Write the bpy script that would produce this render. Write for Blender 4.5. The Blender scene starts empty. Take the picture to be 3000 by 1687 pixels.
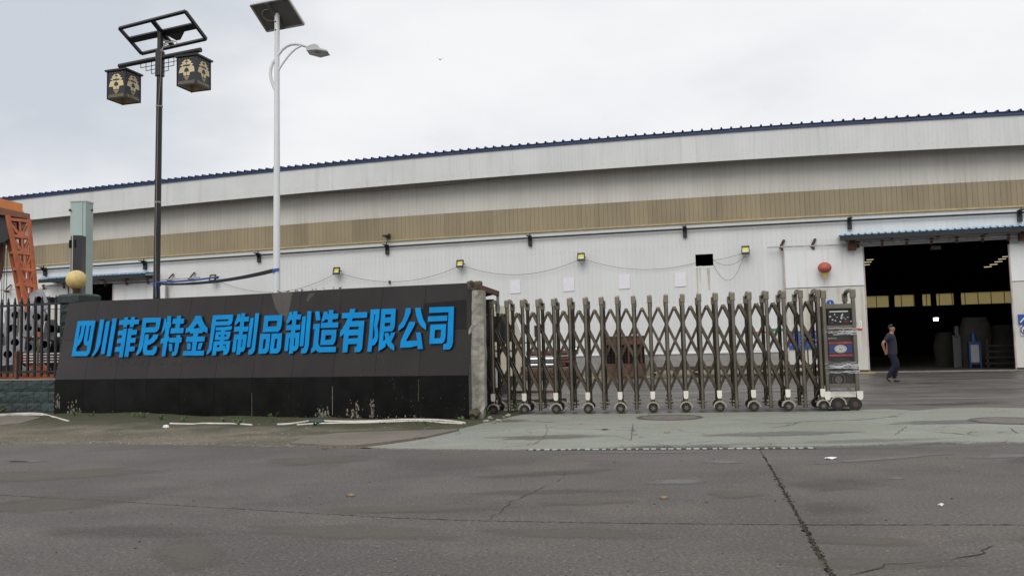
import bpy, math, random
import numpy as np
from mathutils import Vector, Matrix, noise
from mathutils.geometry import tessellate_polygon
random.seed(7)
R = math.radians
S = bpy.context.scene
col = S.collection
# ------------------------------------------------------------------ camera
EYE = 1.35; F = 2500.0; PITCH = math.atan(0.0688); ROLL = math.atan(0.0245)
cd = bpy.data.cameras.new("camera"); cam = bpy.data.objects.new("camera", cd); col.objects.link(cam)
cd.sensor_width = 36; cd.lens = 36*F/3000; cd.clip_end = 3000; cd.clip_start = 0.05
cam.rotation_mode = 'XYZ'
_m = Matrix.Rotation(R(90)+PITCH, 4, 'X') @ Matrix.Rotation(-ROLL, 4, 'Z')
cam.matrix_world = Matrix.Translation((0, 0, EYE)) @ _m
S.camera = cam
S.render.resolution_x = 1024; S.render.resolution_y = 575
S.view_settings.view_transform = 'Standard'; S.view_settings.look = 'None'
S.view_settings.exposure = 0.06; S.view_settings.gamma = 1.0
# ------------------------------------------------------------------ sky
SUN_EL = 44; SUN_ROT = 195
w = bpy.data.worlds.new("World"); S.world = w; w.use_nodes = True
nt = w.node_tree; nt.nodes.clear(); N = nt.nodes.new; L = nt.links.new
wo = N('ShaderNodeOutputWorld'); bg = N('ShaderNodeBackground'); bg.inputs[1].default_value = 1.0
tc = N('ShaderNodeTexCoord')
sky = N('ShaderNodeTexSky'); sky.sky_type = 'NISHITA'; sky.sun_disc = False
sky.sun_elevation = R(SUN_EL); sky.sun_rotation = R(SUN_ROT)
skm = N('ShaderNodeVectorMath'); skm.operation = 'SCALE'; skm.inputs['Scale'].default_value = 0.055
L(sky.outputs[0], skm.inputs[0])
mp = N('ShaderNodeMapping'); mp.inputs['Scale'].default_value = (1.0, 1.0, 2.2); mp.inputs['Location'].default_value = (0.3, 0.1, 0.75)
n1 = N('ShaderNodeTexNoise'); n1.inputs['Scale'].default_value = 3.0; n1.inputs['Detail'].default_value = 5; n1.inputs['Roughness'].default_value = 0.5
L(tc.outputs['Generated'], mp.inputs[0]); L(mp.outputs[0], n1.inputs['Vector'])
# the cloud deck is thicker (greyer) towards the upper left
dt = N('ShaderNodeVectorMath'); dt.operation = 'DOT_PRODUCT'; dt.inputs[1].default_value = (-0.56, 0.73, 0.38)
L(tc.outputs['Generated'], dt.inputs[0])
mr = N('ShaderNodeMapRange'); mr.inputs[1].default_value = 0.86; mr.inputs[2].default_value = 1.0; mr.inputs[3].default_value = 0.0; mr.inputs[4].default_value = 0.25
L(dt.outputs['Value'], mr.inputs[0])
ad = N('ShaderNodeMath'); ad.operation = 'SUBTRACT'; L(n1.outputs[0], ad.inputs[0]); L(mr.outputs[0], ad.inputs[1])
cr = N('ShaderNodeValToRGB'); e = cr.color_ramp.elements
e[0].position = 0.16; e[0].color = (0.60, 0.64, 0.70, 1)
e[1].position = 0.58; e[1].color = (0.925, 0.925, 0.935, 1)
x_ = e.new(0.34); x_.color = (0.75, 0.775, 0.81, 1)
x_ = e.new(0.47); x_.color = (0.875, 0.88, 0.90, 1)
L(ad.outputs[0], cr.inputs[0])
mx = N('ShaderNodeMix'); mx.data_type = 'RGBA'; mx.inputs[0].default_value = 0.95
L(skm.outputs[0], mx.inputs[6]); L(cr.outputs[0], mx.inputs[7])
# below the horizon: dull earth light
sep = N('ShaderNodeSeparateXYZ'); L(tc.outputs['Generated'], sep.inputs[0])
hz = N('ShaderNodeMapRange'); hz.inputs[1].default_value = -0.03; hz.inputs[2].default_value = 0.02
L(sep.outputs[2], hz.inputs[0])
mx2 = N('ShaderNodeMix'); mx2.data_type = 'RGBA'; mx2.inputs[6].default_value = (0.16, 0.155, 0.15, 1)
L(hz.outputs[0], mx2.inputs[0]); L(mx.outputs[2], mx2.inputs[7])
L(mx2.outputs[2], bg.inputs[0]); L(bg.outputs[0], wo.inputs[0])
# ------------------------------------------------------------------ sun behind the cloud
sd = bpy.data.lights.new("sun", 'SUN'); sd.energy = 1.5; sd.angle = R(40); sd.color = (1.0, 0.97, 0.93)
sun = bpy.data.objects.new("sun", sd); col.objects.link(sun)
sun.rotation_euler = (R(90-SUN_EL), 0, R(180-SUN_ROT))

# ------------------------------------------------------------------ measuring helpers (photo pixels -> points of the place)
RM = _m.to_3x3()
def ray(px, py):
    return RM @ Vector(((px-1500)/F, -(py-843.5)/F, -1.0))
O = Vector((0, 0, EYE))
def gz(px, py, z=0.0):
    d = ray(px, py); t = (z-EYE)/d.z; return O + d*t
def at(px, py, Y):
    d = ray(px, py); return O + d*(Y/d.y)
def hit(px, py, P, n):
    d = ray(px, py); return O + d*((P-O).dot(n)/d.dot(n))
V = Vector
# ------------------------------------------------------------------ materials
MATS = {}
def M(name, c, rough=0.6, metal=0.0, var=0.12, vs=1.5, bump=0.0, bs=60.0, streak=None, sa=0.4, grit=0.0, gs=90.0,
      emit=0.0, spec=0.5, rnd=0.0, coat=0.0, trans=None):
    if name in MATS: return MATS[name]
    m = bpy.data.materials.new(name); m.use_nodes = True; t = m.node_tree; b = t.nodes['Principled BSDF']
    A = t.nodes.new; K = t.links.new
    c = tuple(c)+(1,)
    g = A('ShaderNodeNewGeometry')
    no = A('ShaderNodeTexNoise'); no.inputs['Scale'].default_value = vs; no.inputs['Detail'].default_value = 7
    K(g.outputs['Position'], no.inputs['Vector'])
    r = A('ShaderNodeValToRGB'); r.color_ramp.elements[0].position = 0.3; r.color_ramp.elements[1].position = 0.72
    lo = tuple(max(0, k*(1-var)) for k in c[:3])+(1,); hi = tuple(min(1, k*(1+var)) for k in c[:3])+(1,)
    r.color_ramp.elements[0].color = lo; r.color_ramp.elements[1].color = hi
    K(no.outputs[0], r.inputs[0]); out = r.outputs[0]
    if streak:
        mp = A('ShaderNodeMapping'); mp.inputs['Scale'].default_value = (5, 5, 0.35)
        K(g.outputs['Position'], mp.inputs[0])
        n2 = A('ShaderNodeTexNoise'); n2.inputs['Scale'].default_value = 1.0; n2.inputs['Detail'].default_value = 5
        K(mp.outputs[0], n2.inputs['Vector'])
        r2 = A('ShaderNodeMapRange'); r2.inputs[1].default_value = 0.52; r2.inputs[2].default_value = 0.78; r2.inputs[4].default_value = sa
        K(n2.outputs[0], r2.inputs[0])
        mm = A('ShaderNodeMix'); mm.data_type = 'RGBA'; mm.inputs[7].default_value = tuple(streak)+(1,)
        K(r2.outputs[0], mm.inputs[0]); K(out, mm.inputs[6]); out = mm.outputs[2]
    if grit:
        n3 = A('ShaderNodeTexNoise'); n3.inputs['Scale'].default_value = gs; n3.inputs['Detail'].default_value = 3
        K(g.outputs['Position'], n3.inputs['Vector'])
        r3 = A('ShaderNodeMapRange'); r3.inputs[1].default_value = 0.3; r3.inputs[2].default_value = 0.7
        r3.inputs[3].default_value = 1-grit; r3.inputs[4].default_value = 1+grit
        K(n3.outputs[0], r3.inputs[0])
        vm = A('ShaderNodeVectorMath'); vm.operation = 'SCALE'; K(out, vm.inputs[0]); K(r3.outputs[0], vm.inputs['Scale']); out = vm.outputs[0]
    if rnd:
        oi = A('ShaderNodeObjectInfo'); r4 = A('ShaderNodeMapRange'); r4.inputs[3].default_value = 1-rnd; r4.inputs[4].default_value = 1+rnd
        K(oi.outputs['Random'], r4.inputs[0])
        vm = A('ShaderNodeVectorMath'); vm.operation = 'SCALE'; K(out, vm.inputs[0]); K(r4.outputs[0], vm.inputs['Scale']); out = vm.outputs[0]
    K(out, b.inputs['Base Color'])
    rr = A('ShaderNodeMapRange'); rr.inputs[3].default_value = max(0.02, rough-0.08); rr.inputs[4].default_value = min(1, rough+0.08)
    K(no.outputs[0], rr.inputs[0]); K(rr.outputs[0], b.inputs['Roughness'])
    b.inputs['Metallic'].default_value = metal; b.inputs['Specular IOR Level'].default_value = spec
    if coat: b.inputs['Coat Weight'].default_value = coat
    if emit: b.inputs['Emission Color'].default_value = c; b.inputs['Emission Strength'].default_value = emit
    if bump:
        nb = A('ShaderNodeTexNoise'); nb.inputs['Scale'].default_value = bs; nb.inputs['Detail'].default_value = 6
        K(g.outputs['Position'], nb.inputs['Vector'])
        bn = A('ShaderNodeBump'); bn.inputs['Strength'].default_value = bump; bn.inputs['Distance'].default_value = 0.02
        K(nb.outputs[0], bn.inputs['Height']); K(bn.outputs[0], b.inputs['Normal'])
    if trans:
        tr = A('ShaderNodeBsdfTranslucent'); tr.inputs[0].default_value = tuple(trans)+(1,)
        ms = A('ShaderNodeMixShader'); ms.inputs[0].default_value = 0.7
        K(b.outputs[0], ms.inputs[1]); K(tr.outputs[0], ms.inputs[2]); K(ms.outputs[0], t.nodes['Material Output'].inputs[0])
    MATS[name] = m; return m
white_sheet = M('white_sheet', (0.635, 0.65, 0.642), 0.45, var=0.04, vs=0.5, streak=(0.52, 0.52, 0.49), sa=0.25, rnd=0.025)
upper_sheet = M('upper_sheet', (0.56, 0.55, 0.50), 0.5, var=0.05, vs=0.5, streak=(0.42, 0.39, 0.31), sa=0.45, rnd=0.04)
fascia_sheet = M('fascia_sheet', (0.60, 0.612, 0.605), 0.45, var=0.05, vs=0.6, streak=(0.42, 0.40, 0.35), sa=0.4, rnd=0.02)
tan_sheet = M('tan_sheet', (0.27, 0.22, 0.135), 0.5, var=0.10, vs=0.7, streak=(0.17, 0.14, 0.08), sa=0.5, rnd=0.10)
tan_trim = M('tan_trim', (0.42, 0.33, 0.15), 0.5, var=0.15, vs=3)
blue_roof = M('blue_roof', (0.012, 0.035, 0.11), 0.45, var=0.2)
pale_blue = M('pale_blue', (0.20, 0.36, 0.52), 0.45, var=0.2, vs=3)
dark_steel = M('dark_steel', (0.018, 0.018, 0.02), 0.5, var=0.3, vs=6)
black_paint = M('black_paint', (0.007, 0.008, 0.010), 0.4, var=0.3, vs=4)
rust = M('rust', (0.105, 0.042, 0.025), 0.8, var=0.45, vs=9, bump=0.3, bs=40)
rust_dark = M('rust_dark', (0.06, 0.03, 0.022), 0.8, var=0.4, vs=9, bump=0.2)
door_sheet = M('door_sheet', (0.69, 0.705, 0.705), 0.45, var=0.04, vs=0.6, streak=(0.47, 0.42, 0.30), sa=0.5)
door_low = M('door_low', (0.54, 0.54, 0.50), 0.5, var=0.07, vs=0.9, streak=(0.36, 0.26, 0.13), sa=0.75)
concrete_block = M('concrete_block', (0.28, 0.265, 0.25), 0.85, var=0.12, vs=4, bump=0.3, bs=50, rnd=0.06)
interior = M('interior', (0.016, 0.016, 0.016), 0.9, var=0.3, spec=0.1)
granite_top = M('granite_top', (0.021, 0.0185, 0.0175), 0.26, var=0.15, vs=1.2, grit=0.25, gs=220, rnd=0.12, streak=(0.030, 0.025, 0.023), sa=0.5, spec=0.28)
granite_base = M('granite_base', (0.008, 0.008, 0.008), 0.2, var=0.3, vs=2.5, grit=0.2, gs=200, rnd=0.15, spec=0.14)
letter_blue = M('letter_blue', (0.003, 0.225, 0.54), 0.5, var=0.10, vs=3.0, spec=0.12, grit=.06, gs=60)
letter_side = M('letter_side', (0.004, 0.05, 0.16), 0.5, var=0.1)
green_stone = M('green_stone', (0.022, 0.038, 0.036), 0.6, var=0.35, vs=6, bump=1.0, bs=14, rnd=0.15)
mortar = M('mortar', (0.075, 0.085, 0.08), 0.9, var=0.2, vs=8)
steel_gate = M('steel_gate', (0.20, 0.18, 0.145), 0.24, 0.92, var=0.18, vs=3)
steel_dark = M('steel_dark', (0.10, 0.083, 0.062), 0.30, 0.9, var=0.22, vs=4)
cap_metal = M('cap_metal', (0.22, 0.195, 0.15), 0.42, 0.85, var=0.15, vs=9)
foot_white = M('foot_white', (0.70, 0.67, 0.60), 0.4, var=0.08)
fender_m = M('fender', (0.42, 0.37, 0.31), 0.35, 0.3, var=0.12)
rubber = M('rubber', (0.012, 0.012, 0.012), 0.7, var=0.3)
hub_m = M('hub', (0.22, 0.19, 0.13), 0.4, 0.6, var=0.3, vs=12)
lamp_white = M('lamp_white', (0.66, 0.68, 0.69), 0.35, var=0.05)
panel_back = M('panel_back', (0.13, 0.125, 0.115), 0.6, var=0.12, vs=5)
alu = M('alu', (0.5, 0.5, 0.49), 0.4, 0.5, var=0.08)
glass_grey = M('glass_grey', (0.30, 0.30, 0.29), 0.3, var=0.08)
cream_plate = M('cream_plate', (0.62, 0.52, 0.31), 0.5, var=0.08)
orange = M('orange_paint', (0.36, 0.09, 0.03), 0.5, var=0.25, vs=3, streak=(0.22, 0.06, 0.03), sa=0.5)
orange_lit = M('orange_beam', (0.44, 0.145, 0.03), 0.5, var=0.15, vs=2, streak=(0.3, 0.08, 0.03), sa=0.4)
green_panel = M('green_panel', (0.36, 0.46, 0.43), 0.4, var=0.08, vs=1, streak=(0.28, 0.33, 0.27), sa=0.4)
globe_m = M('globe', (0.60, 0.46, 0.18), 0.45, var=0.12, vs=7, streak=(0.36, 0.22, 0.08), sa=0.6)
red_brick = M('red_brick', (0.16, 0.05, 0.032), 0.85, var=0.3, vs=10, bump=0.4)
pvc = M('pvc', (0.62, 0.58, 0.53), 0.5, var=0.18, vs=8)
blue_strap = M('blue_strap', (0.02, 0.075, 0.30), 0.7, var=0.2, vs=8)
black_strap = M('black_strap', (0.012, 0.014, 0.022), 0.8, var=0.2)
cable_m = M('cable', (0.04, 0.04, 0.04), 0.7)
cable_w = M('pale_cable', (0.45, 0.40, 0.33), 0.6)
galv = M('galvanised', (0.36, 0.36, 0.39), 0.45, 0.35, var=0.25, vs=5, rnd=0.15)
chrome = M('chrome_pipe', (0.62, 0.63, 0.64), 0.22, 0.95, var=0.1)
paper = M('paper', (0.72, 0.70, 0.76), 0.7, var=0.04, vs=6)
led_yellow = M('led_yellow', (0.60, 0.56, 0.05), 0.35, var=0.08)
led_glass = M('reflector', (0.75, 0.78, 0.78), 0.25, var=0.05)
lantern_red = M('lantern_red', (0.42, 0.10, 0.075), 0.6, var=0.15, vs=12)
tassel = M('tassel', (0.55, 0.42, 0.05), 0.7, var=0.2, vs=20)
red_p = M('red_print', (0.55, 0.03, 0.025), 0.5); blue_p = M('blue_print', (0.015, 0.07, 0.30), 0.45)
green_p = M('green_print', (0.01, 0.24, 0.10), 0.5); white_p = M('white_print', (0.68, 0.69, 0.70), 0.5)
grey_p = M('grey_print', (0.30, 0.31, 0.33), 0.6); purple_p = M('purple_print', (0.10, 0.04, 0.25), 0.5)
black_gloss = M('black_gloss', (0.006, 0.006, 0.007), 0.12, var=0.2)
film = M('wrap_film', (0.55, 0.56, 0.58), 0.25, var=0.2, vs=12)
skin_m = M('skin', (0.33, 0.16, 0.10), 0.55, var=0.1, vs=8)
shirt_m = M('shirt', (0.014, 0.018, 0.034), 0.85, var=0.15, vs=10, bump=0.2, bs=25)
trouser_m = M('trousers', (0.005, 0.007, 0.020), 0.9, var=0.2, vs=10, bump=0.3, bs=20)
hair_m = M('hair', (0.016, 0.015, 0.014), 0.7, var=0.4, vs=60)
shoe_m = M('shoe', (0.008, 0.007, 0.007), 0.4)
leaf_m = M('leaf', (0.055, 0.11, 0.025), 0.6, var=0.35, vs=30)
dry_leaf = M('dry_leaf', (0.22, 0.15, 0.07), 0.7, var=0.3, vs=30)
truck_cream = M('truck_cream', (0.45, 0.42, 0.33), 0.4, var=0.08, vs=3, streak=(0.30, 0.26, 0.18), sa=0.4)
window_dark = M('window_dark', (0.012, 0.014, 0.016), 0.1)
crack_m = M('crack_dark', (0.028, 0.025, 0.022), 0.95, var=0.3, vs=30)
joint_fill = M('joint_fill', (0.018, 0.016, 0.013), 0.95, var=0.5, vs=30, bump=0.5)
wet = M('puddle_water', (0.105, 0.102, 0.10), 0.32, var=0.06, vs=4, spec=0.5)
iron = M('cast_iron', (0.105, 0.09, 0.082), 0.6, 0.2, var=0.25, vs=12, bump=0.5, bs=40)
stone_rough = M('broken_stone', (0.30, 0.285, 0.25), 0.9, var=0.35, vs=5, bump=1.0, bs=14, streak=(0.10, 0.09, 0.06), sa=0.6)
stone_dark = M('stone_rubble', (0.075, 0.065, 0.045), 0.95, var=0.5, vs=9, bump=1.0, bs=18)
white_lit = M('lit_lamp', (1, 1, 1), 0.3, emit=6.0)
skylight_glow = M('glowing_skylight', (1, 0.85, 0.55), 0.3, emit=0.55)  # emission stands in for daylight through roof skylights
translu = M('translucent_sheet', (0.45, 0.38, 0.19), 0.6, var=0.06, trans=(0.52, 0.42, 0.17))
tarp = M('grey_tarp', (0.036, 0.034, 0.030), 0.8, var=0.3, vs=3)

def ground_mat(name, base, hi, rough, patch, speck=0.5, tint=None, crack=None, wetness=0.25, fine=130):
    m = bpy.data.materials.new(name); m.use_nodes = True; t = m.node_tree; b = t.nodes['Principled BSDF']; A = t.nodes.new; K = t.links.new
    g = A('ShaderNodeNewGeometry')
    def noi(s, d=6, sc=(1, 1, 1), r=0.55):
        mp = A('ShaderNodeMapping'); mp.inputs['Scale'].default_value = sc; K(g.outputs['Position'], mp.inputs[0])
        n = A('ShaderNodeTexNoise'); n.inputs['Scale'].default_value = s; n.inputs['Detail'].default_value = d; n.inputs['Roughness'].default_value = r
        K(mp.outputs[0], n.inputs['Vector']); return n.outputs[0]
    def mr(x, a, b_, c=0, d=1):
        q = A('ShaderNodeMapRange'); q.inputs[1].default_value = a; q.inputs[2].default_value = b_; q.inputs[3].default_value = c; q.inputs[4].default_value = d
        K(x, q.inputs[0]); return q.outputs[0]
    def mix(f, a, b_):
        q = A('ShaderNodeMix'); q.data_type = 'RGBA'; K(f, q.inputs[0])
        for i, z in ((6, a), (7, b_)):
            if isinstance(z, tuple): q.inputs[i].default_value = z+(1,)
            else: K(z, q.inputs[i])
        return q.outputs[2]
    big = noi(0.35, 5, (1, 1.6, 1)); mid = noi(1.7, 7, (0.6, 1.3, 1)); fn = noi(fine, 4)
    c = mix(mr(big, 0.35, 0.65), base, hi)
    c = mix(mr(mid, 0.5, 0.75, 0, 0.6), c, patch)
    if tint: c = mix(mr(noi(0.8, 6, (1, 1, 1)), 0.5, 0.62, 0, 0.7), c, tint)
    # aggregate: pale and dark chips
    vo = A('ShaderNodeTexVoronoi'); vo.inputs['Scale'].default_value = 34; K(g.outputs['Position'], vo.inputs['Vector'])
    chip = mr(vo.outputs['Distance'], 0.12, 0.26, 1, 0)
    sel = mr(noi(17, 2), 0.5, 0.6, 0, speck)
    mu = A('ShaderNodeMath'); mu.operation = 'MULTIPLY'; K(chip, mu.inputs[0]); K(sel, mu.inputs[1])
    c = mix(mu.outputs[0], c, tuple(min(1, k*2.4) for k in hi))
    vm = A('ShaderNodeVectorMath'); vm.operation = 'SCALE'; K(c, vm.inputs[0]); K(mr(fn, 0.34, 0.66, 0.58, 1.42), vm.inputs['Scale']); c = vm.outputs[0]
    hgt = fn
    if crack:
        wn = A('ShaderNodeTexNoise'); wn.inputs['Scale'].default_value = 2.5; wn.inputs['Detail'].default_value = 4; K(g.outputs['Position'], wn.inputs['Vector'])
        ws = A('ShaderNodeVectorMath'); ws.operation = 'SCALE'; ws.inputs['Scale'].default_value = 0.5; K(wn.outputs['Color'], ws.inputs[0])
        wa = A('ShaderNodeVectorMath'); wa.operation = 'ADD'; K(g.outputs['Position'], wa.inputs[0]); K(ws.outputs[0], wa.inputs[1])
        vc = A('ShaderNodeTexVoronoi'); vc.feature = 'DISTANCE_TO_EDGE'; vc.inputs['Scale'].default_value = crack; K(wa.outputs[0], vc.inputs['Vector'])
        ck = mr(vc.outputs['Distance'], 0.002, 0.008, 1, 0)
        m2 = A('ShaderNodeMath'); m2.operation = 'MULTIPLY'; K(ck, m2.inputs[0]); K(mr(noi(0.9, 3), 0.48, 0.56), m2.inputs[1])
        c = mix(m2.outputs[0], c, (0.06, 0.055, 0.05))
    K(c, b.inputs['Base Color'])
    K(mr(noi(0.55, 5, (0.5, 1.5, 1)), 0.42, 0.68, rough, rough-wetness), b.inputs['Roughness'])
    bn = A('ShaderNodeBump'); bn.inputs['Strength'].default_value = 0.35; bn.inputs['Distance'].default_value = 0.008; K(hgt, bn.inputs['Height']); K(bn.outputs[0], b.inputs['Normal'])
    MATS[name] = m; return m
road_m = ground_mat('asphalt', (0.064, 0.056, 0.050), (0.102, 0.088, 0.079), 0.70, (0.058, 0.050, 0.045), 1.0, tint=(0.106, 0.091, 0.075), wetness=0.1, fine=38)
yard_m = ground_mat('yard_concrete', (0.080, 0.073, 0.068), (0.125, 0.115, 0.105), 0.62, (0.052, 0.047, 0.043), 0.4, tint=(0.060, 0.053, 0.048), wetness=0.35)
apron_m = ground_mat('apron_concrete', (0.205, 0.219, 0.184), (0.256, 0.268, 0.232), 0.75, (0.165, 0.178, 0.142), 0.1, tint=(0.225, 0.218, 0.172), crack=0.55, wetness=0.15, fine=60)
verge_m = ground_mat('verge_soil', (0.105, 0.090, 0.062), (0.175, 0.148, 0.108), 0.9, (0.075, 0.068, 0.040), 0.6, tint=(0.070, 0.062, 0.038), wetness=0.1, fine=45)
_b0 = gz(158, 1216); _b1 = gz(1374, 1231); _se = (_b1-_b0).normalized(); _sn = V((_se.y, -_se.x, 0))
def add_moss(m):
    t = m.node_tree; b = t.nodes['Principled BSDF']; A = t.nodes.new; K = t.links.new; src = b.inputs['Base Color'].links[0].from_socket
    g = A('ShaderNodeNewGeometry'); sb = A('ShaderNodeVectorMath'); sb.operation = 'SUBTRACT'; sb.inputs[1].default_value = _b0; K(g.outputs['Position'], sb.inputs[0])
    d = A('ShaderNodeVectorMath'); d.operation = 'DOT_PRODUCT'; d.inputs[1].default_value = _sn; K(sb.outputs[0], d.inputs[0])
    n = A('ShaderNodeTexNoise'); n.inputs['Scale'].default_value = 1.6; n.inputs['Detail'].default_value = 7; K(g.outputs['Position'], n.inputs['Vector'])
    r = A('ShaderNodeMapRange'); r.inputs[1].default_value = 0.1; r.inputs[2].default_value = 4.6; r.inputs[3].default_value = 0.95; r.inputs[4].default_value = -0.5; K(d.outputs['Value'], r.inputs[0])
    a = A('ShaderNodeMath'); a.operation = 'ADD'; K(r.outputs[0], a.inputs[0]); K(n.outputs[0], a.inputs[1])
    q = A('ShaderNodeMapRange'); q.inputs[1].default_value = 0.52; q.inputs[2].default_value = 0.98; K(a.outputs[0], q.inputs[0])
    x = A('ShaderNodeMix'); x.data_type = 'RGBA'; x.inputs[7].default_value = (0.046, 0.047, 0.020, 1); K(q.outputs[0], x.inputs[0]); K(src, x.inputs[6]); K(x.outputs[2], b.inputs['Base Color'])
add_moss(verge_m)
patch_m = ground_mat('old_concrete', (0.14, 0.122, 0.10), (0.18, 0.155, 0.125), 0.85, (0.11, 0.095, 0.072), 0.2, crack=0.8, wetness=0.1)
# ------------------------------------------------------------------ object helpers
def origin(p):
    v = V((0, 0, 0))
    while p is not None: v = v + p.location; p = p.parent
    return v
class MB:
    def __init__(s): s.v = []; s.f = []; s.mi = []
    def add(s, vs, fs, mi=0):
        b = len(s.v); s.v += [tuple(x) for x in vs]
        for f in fs: s.f.append(tuple(b+i for i in f)); s.mi.append(mi)
        return s
    def hexa(s, p, mi=0):   # 8 points: bottom 4 ccw, top 4
        return s.add(p, [(3, 2, 1, 0), (4, 5, 6, 7), (0, 1, 5, 4), (1, 2, 6, 5), (2, 3, 7, 6), (3, 0, 4, 7)], mi)
    def box(s, c, sx, sy, sz, ex=V((1, 0, 0)), ey=V((0, 1, 0)), ez=V((0, 0, 1)), mi=0):
        c = V(c); P = []
        for k in (-.5, .5):
            for (i, j) in ((-.5, -.5), (.5, -.5), (.5, .5), (-.5, .5)): P.append(c+ex*(i*sx)+ey*(j*sy)+ez*(k*sz))
        return s.hexa(P, mi)
    def cyl(s, a, b, r0, r1=None, n=12, mi=0, cap=True):
        a = V(a); b = V(b); r1 = r0 if r1 is None else r1
        d = (b-a).normalized(); u = d.orthogonal().normalized(); w_ = d.cross(u)
        vs = []
        for (p, r) in ((a, r0), (b, r1)):
            for i in range(n): t = 2*math.pi*i/n; vs.append(p+(u*math.cos(t)+w_*math.sin(t))*r)
        fs = [(i, (i+1) % n, n+(i+1) % n, n+i) for i in range(n)]
        if cap: fs += [tuple(range(n))[::-1], tuple(range(n, 2*n))]
        return s.add(vs, fs, mi)
    def tube(s, pts, r, n=8, mi=0):
        pts = [V(p) for p in pts]; u = None; vs = []
        for k, p in enumerate(pts):
            d = (pts[min(k+1, len(pts)-1)]-pts[max(k-1, 0)]).normalized()
            if u is None: u = d.orthogonal().normalized()
            u = (u-d*u.dot(d)).normalized(); w_ = d.cross(u); rr = r[k] if isinstance(r, (list, tuple)) else r
            for i in range(n): t = 2*math.pi*i/n; vs.append(p+(u*math.cos(t)+w_*math.sin(t))*rr)
        fs = []
        for k in range(len(pts)-1):
            for i in range(n): fs.append((k*n+i, k*n+(i+1) % n, (k+1)*n+(i+1) % n, (k+1)*n+i))
        fs += [tuple(range(n))[::-1], tuple(range((len(pts)-1)*n, len(pts)*n))]
        return s.add(vs, fs, mi)
    def beam(s, a, b, wd, ht, up=V((0, 0, 1)), mi=0):
        a = V(a); b = V(b); d = (b-a); l = d.length; d.normalize()
        y = up.cross(d)
        if y.length < 1e-4: y = V((0, 1, 0)).cross(d)
        y.normalize(); z = d.cross(y)
        return s.box((a+b)/2, l, wd, ht, d, y, z, mi)
    def prism(s, loops, off, mi=0, ms=None):  # loops of 3D points (outer, holes...), extruded by off
        loops = [[V(p) for p in l] for l in loops]; off = V(off); ms = mi if ms is None else ms
        flat = [p for l in loops for p in l]
        tris = tessellate_polygon(loops); n = len(flat)
        nrm = V((0, 0, 0)); l0 = loops[0]
        for i in range(len(l0)): nrm += l0[i].cross(l0[(i+1) % len(l0)])
        def orient(t, want):
            a, b_, c = (flat[i] for i in t)
            return t if (b_-a).cross(c-a).dot(want) > 0 else t[::-1]
        s.add([p+off for p in flat], [orient(tuple(t), off) for t in tris], mi)
        s.add(flat, [orient(tuple(t), -off) for t in tris], ms)
        k = 0
        for li, l in enumerate(loops):
            nn = V((0, 0, 0))
            for i in range(len(l)): nn += (l[i]-l[0]).cross(l[(i+1) % len(l)]-l[0])
            flip = (nn.dot(off) > 0) != (li > 0)
            m_ = len(l); vs = l+[p+off for p in l]
            fs = [(i, (i+1) % m_, m_+(i+1) % m_, m_+i) for i in range(m_)]
            s.add(vs, fs if flip else [f[::-1] for f in fs], ms)
        return s
    def sheet(s, pts, mi=0):
        pts = [V(p) for p in pts]; t = tessellate_polygon([pts]); fs = []
        for q in t:
            a, b_, c = (pts[i] for i in q); fs.append(q if (b_-a).cross(c-a).z > 0 else q[::-1])
        return s.add(pts, fs, mi)
    def sphere(s, c, r, n=20, m=12, mi=0, sz=1.0):
        c = V(c); vs = [c+V((0, 0, r*sz))]
        for j in range(1, m):
            t = math.pi*j/m
            for i in range(n): p = 2*math.pi*i/n; vs.append(c+V((r*math.sin(t)*math.cos(p), r*math.sin(t)*math.sin(p), r*sz*math.cos(t))))
        vs.append(c-V((0, 0, r*sz))); fs = []
        for i in range(n): fs.append((0, 1+i, 1+(i+1) % n))
        for j in range(m-2):
            for i in range(n): a = 1+j*n+i; b_ = 1+j*n+(i+1) % n; fs.append((a, a+n, b_+n, b_))
        e_ = 1+(m-2)*n
        for i in range(n): fs.append((e_+i, len(vs)-1, e_+(i+1) % n))
        return s.add(vs, fs, mi)
    def build(s, name, mat, parent=None, loc=None, smooth=False, bevel=0):
        o0 = V(loc) if loc is not None else V((0, 0, 0))
        base = origin(parent)+o0
        me = bpy.data.meshes.new(name)
        me.from_pydata([(x-base.x, y-base.y, z-base.z) for x, y, z in s.v], [], s.f)
        for q in (mat if isinstance(mat, (list, tuple)) else [mat]): me.materials.append(q)
        me.polygons.foreach_set('material_index', s.mi)
        if smooth:
            me.polygons.foreach_set('use_smooth', [True]*len(me.polygons)); me.set_sharp_from_angle(angle=R(38))
        me.update()
        o = bpy.data.objects.new(name, me); col.objects.link(o); o.location = o0
        if parent is not None: o.parent = parent
        if bevel:
            b = o.modifiers.new('bevel', 'BEVEL'); b.width = bevel; b.segments = 2; b.limit_method = 'ANGLE'
        return o
def tag(o, label=None, cat=None, group=None, kind=None):
    if label: o['label'] = label
    if cat: o['category'] = cat
    if group: o['group'] = group
    if kind: o['kind'] = kind
    return o
def empty(name, loc, label=None, cat=None, group=None, kind=None):
    o = bpy.data.objects.new(name, None); col.objects.link(o); o.location = V(loc); o.empty_display_size = 0.2
    return tag(o, label, cat, group, kind)
def copy_tree(o, parent=None, loc=None):
    c = o.copy(); col.objects.link(c); c.parent = parent
    if loc is not None: c.location = V(loc)
    for ch in list(o.children): copy_tree(ch, c)
    return c
def lerp(a, b, t): return a+(b-a)*t
X, Y, Z = V((1, 0, 0)), V((0, 1, 0)), V((0, 0, 1))

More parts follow.
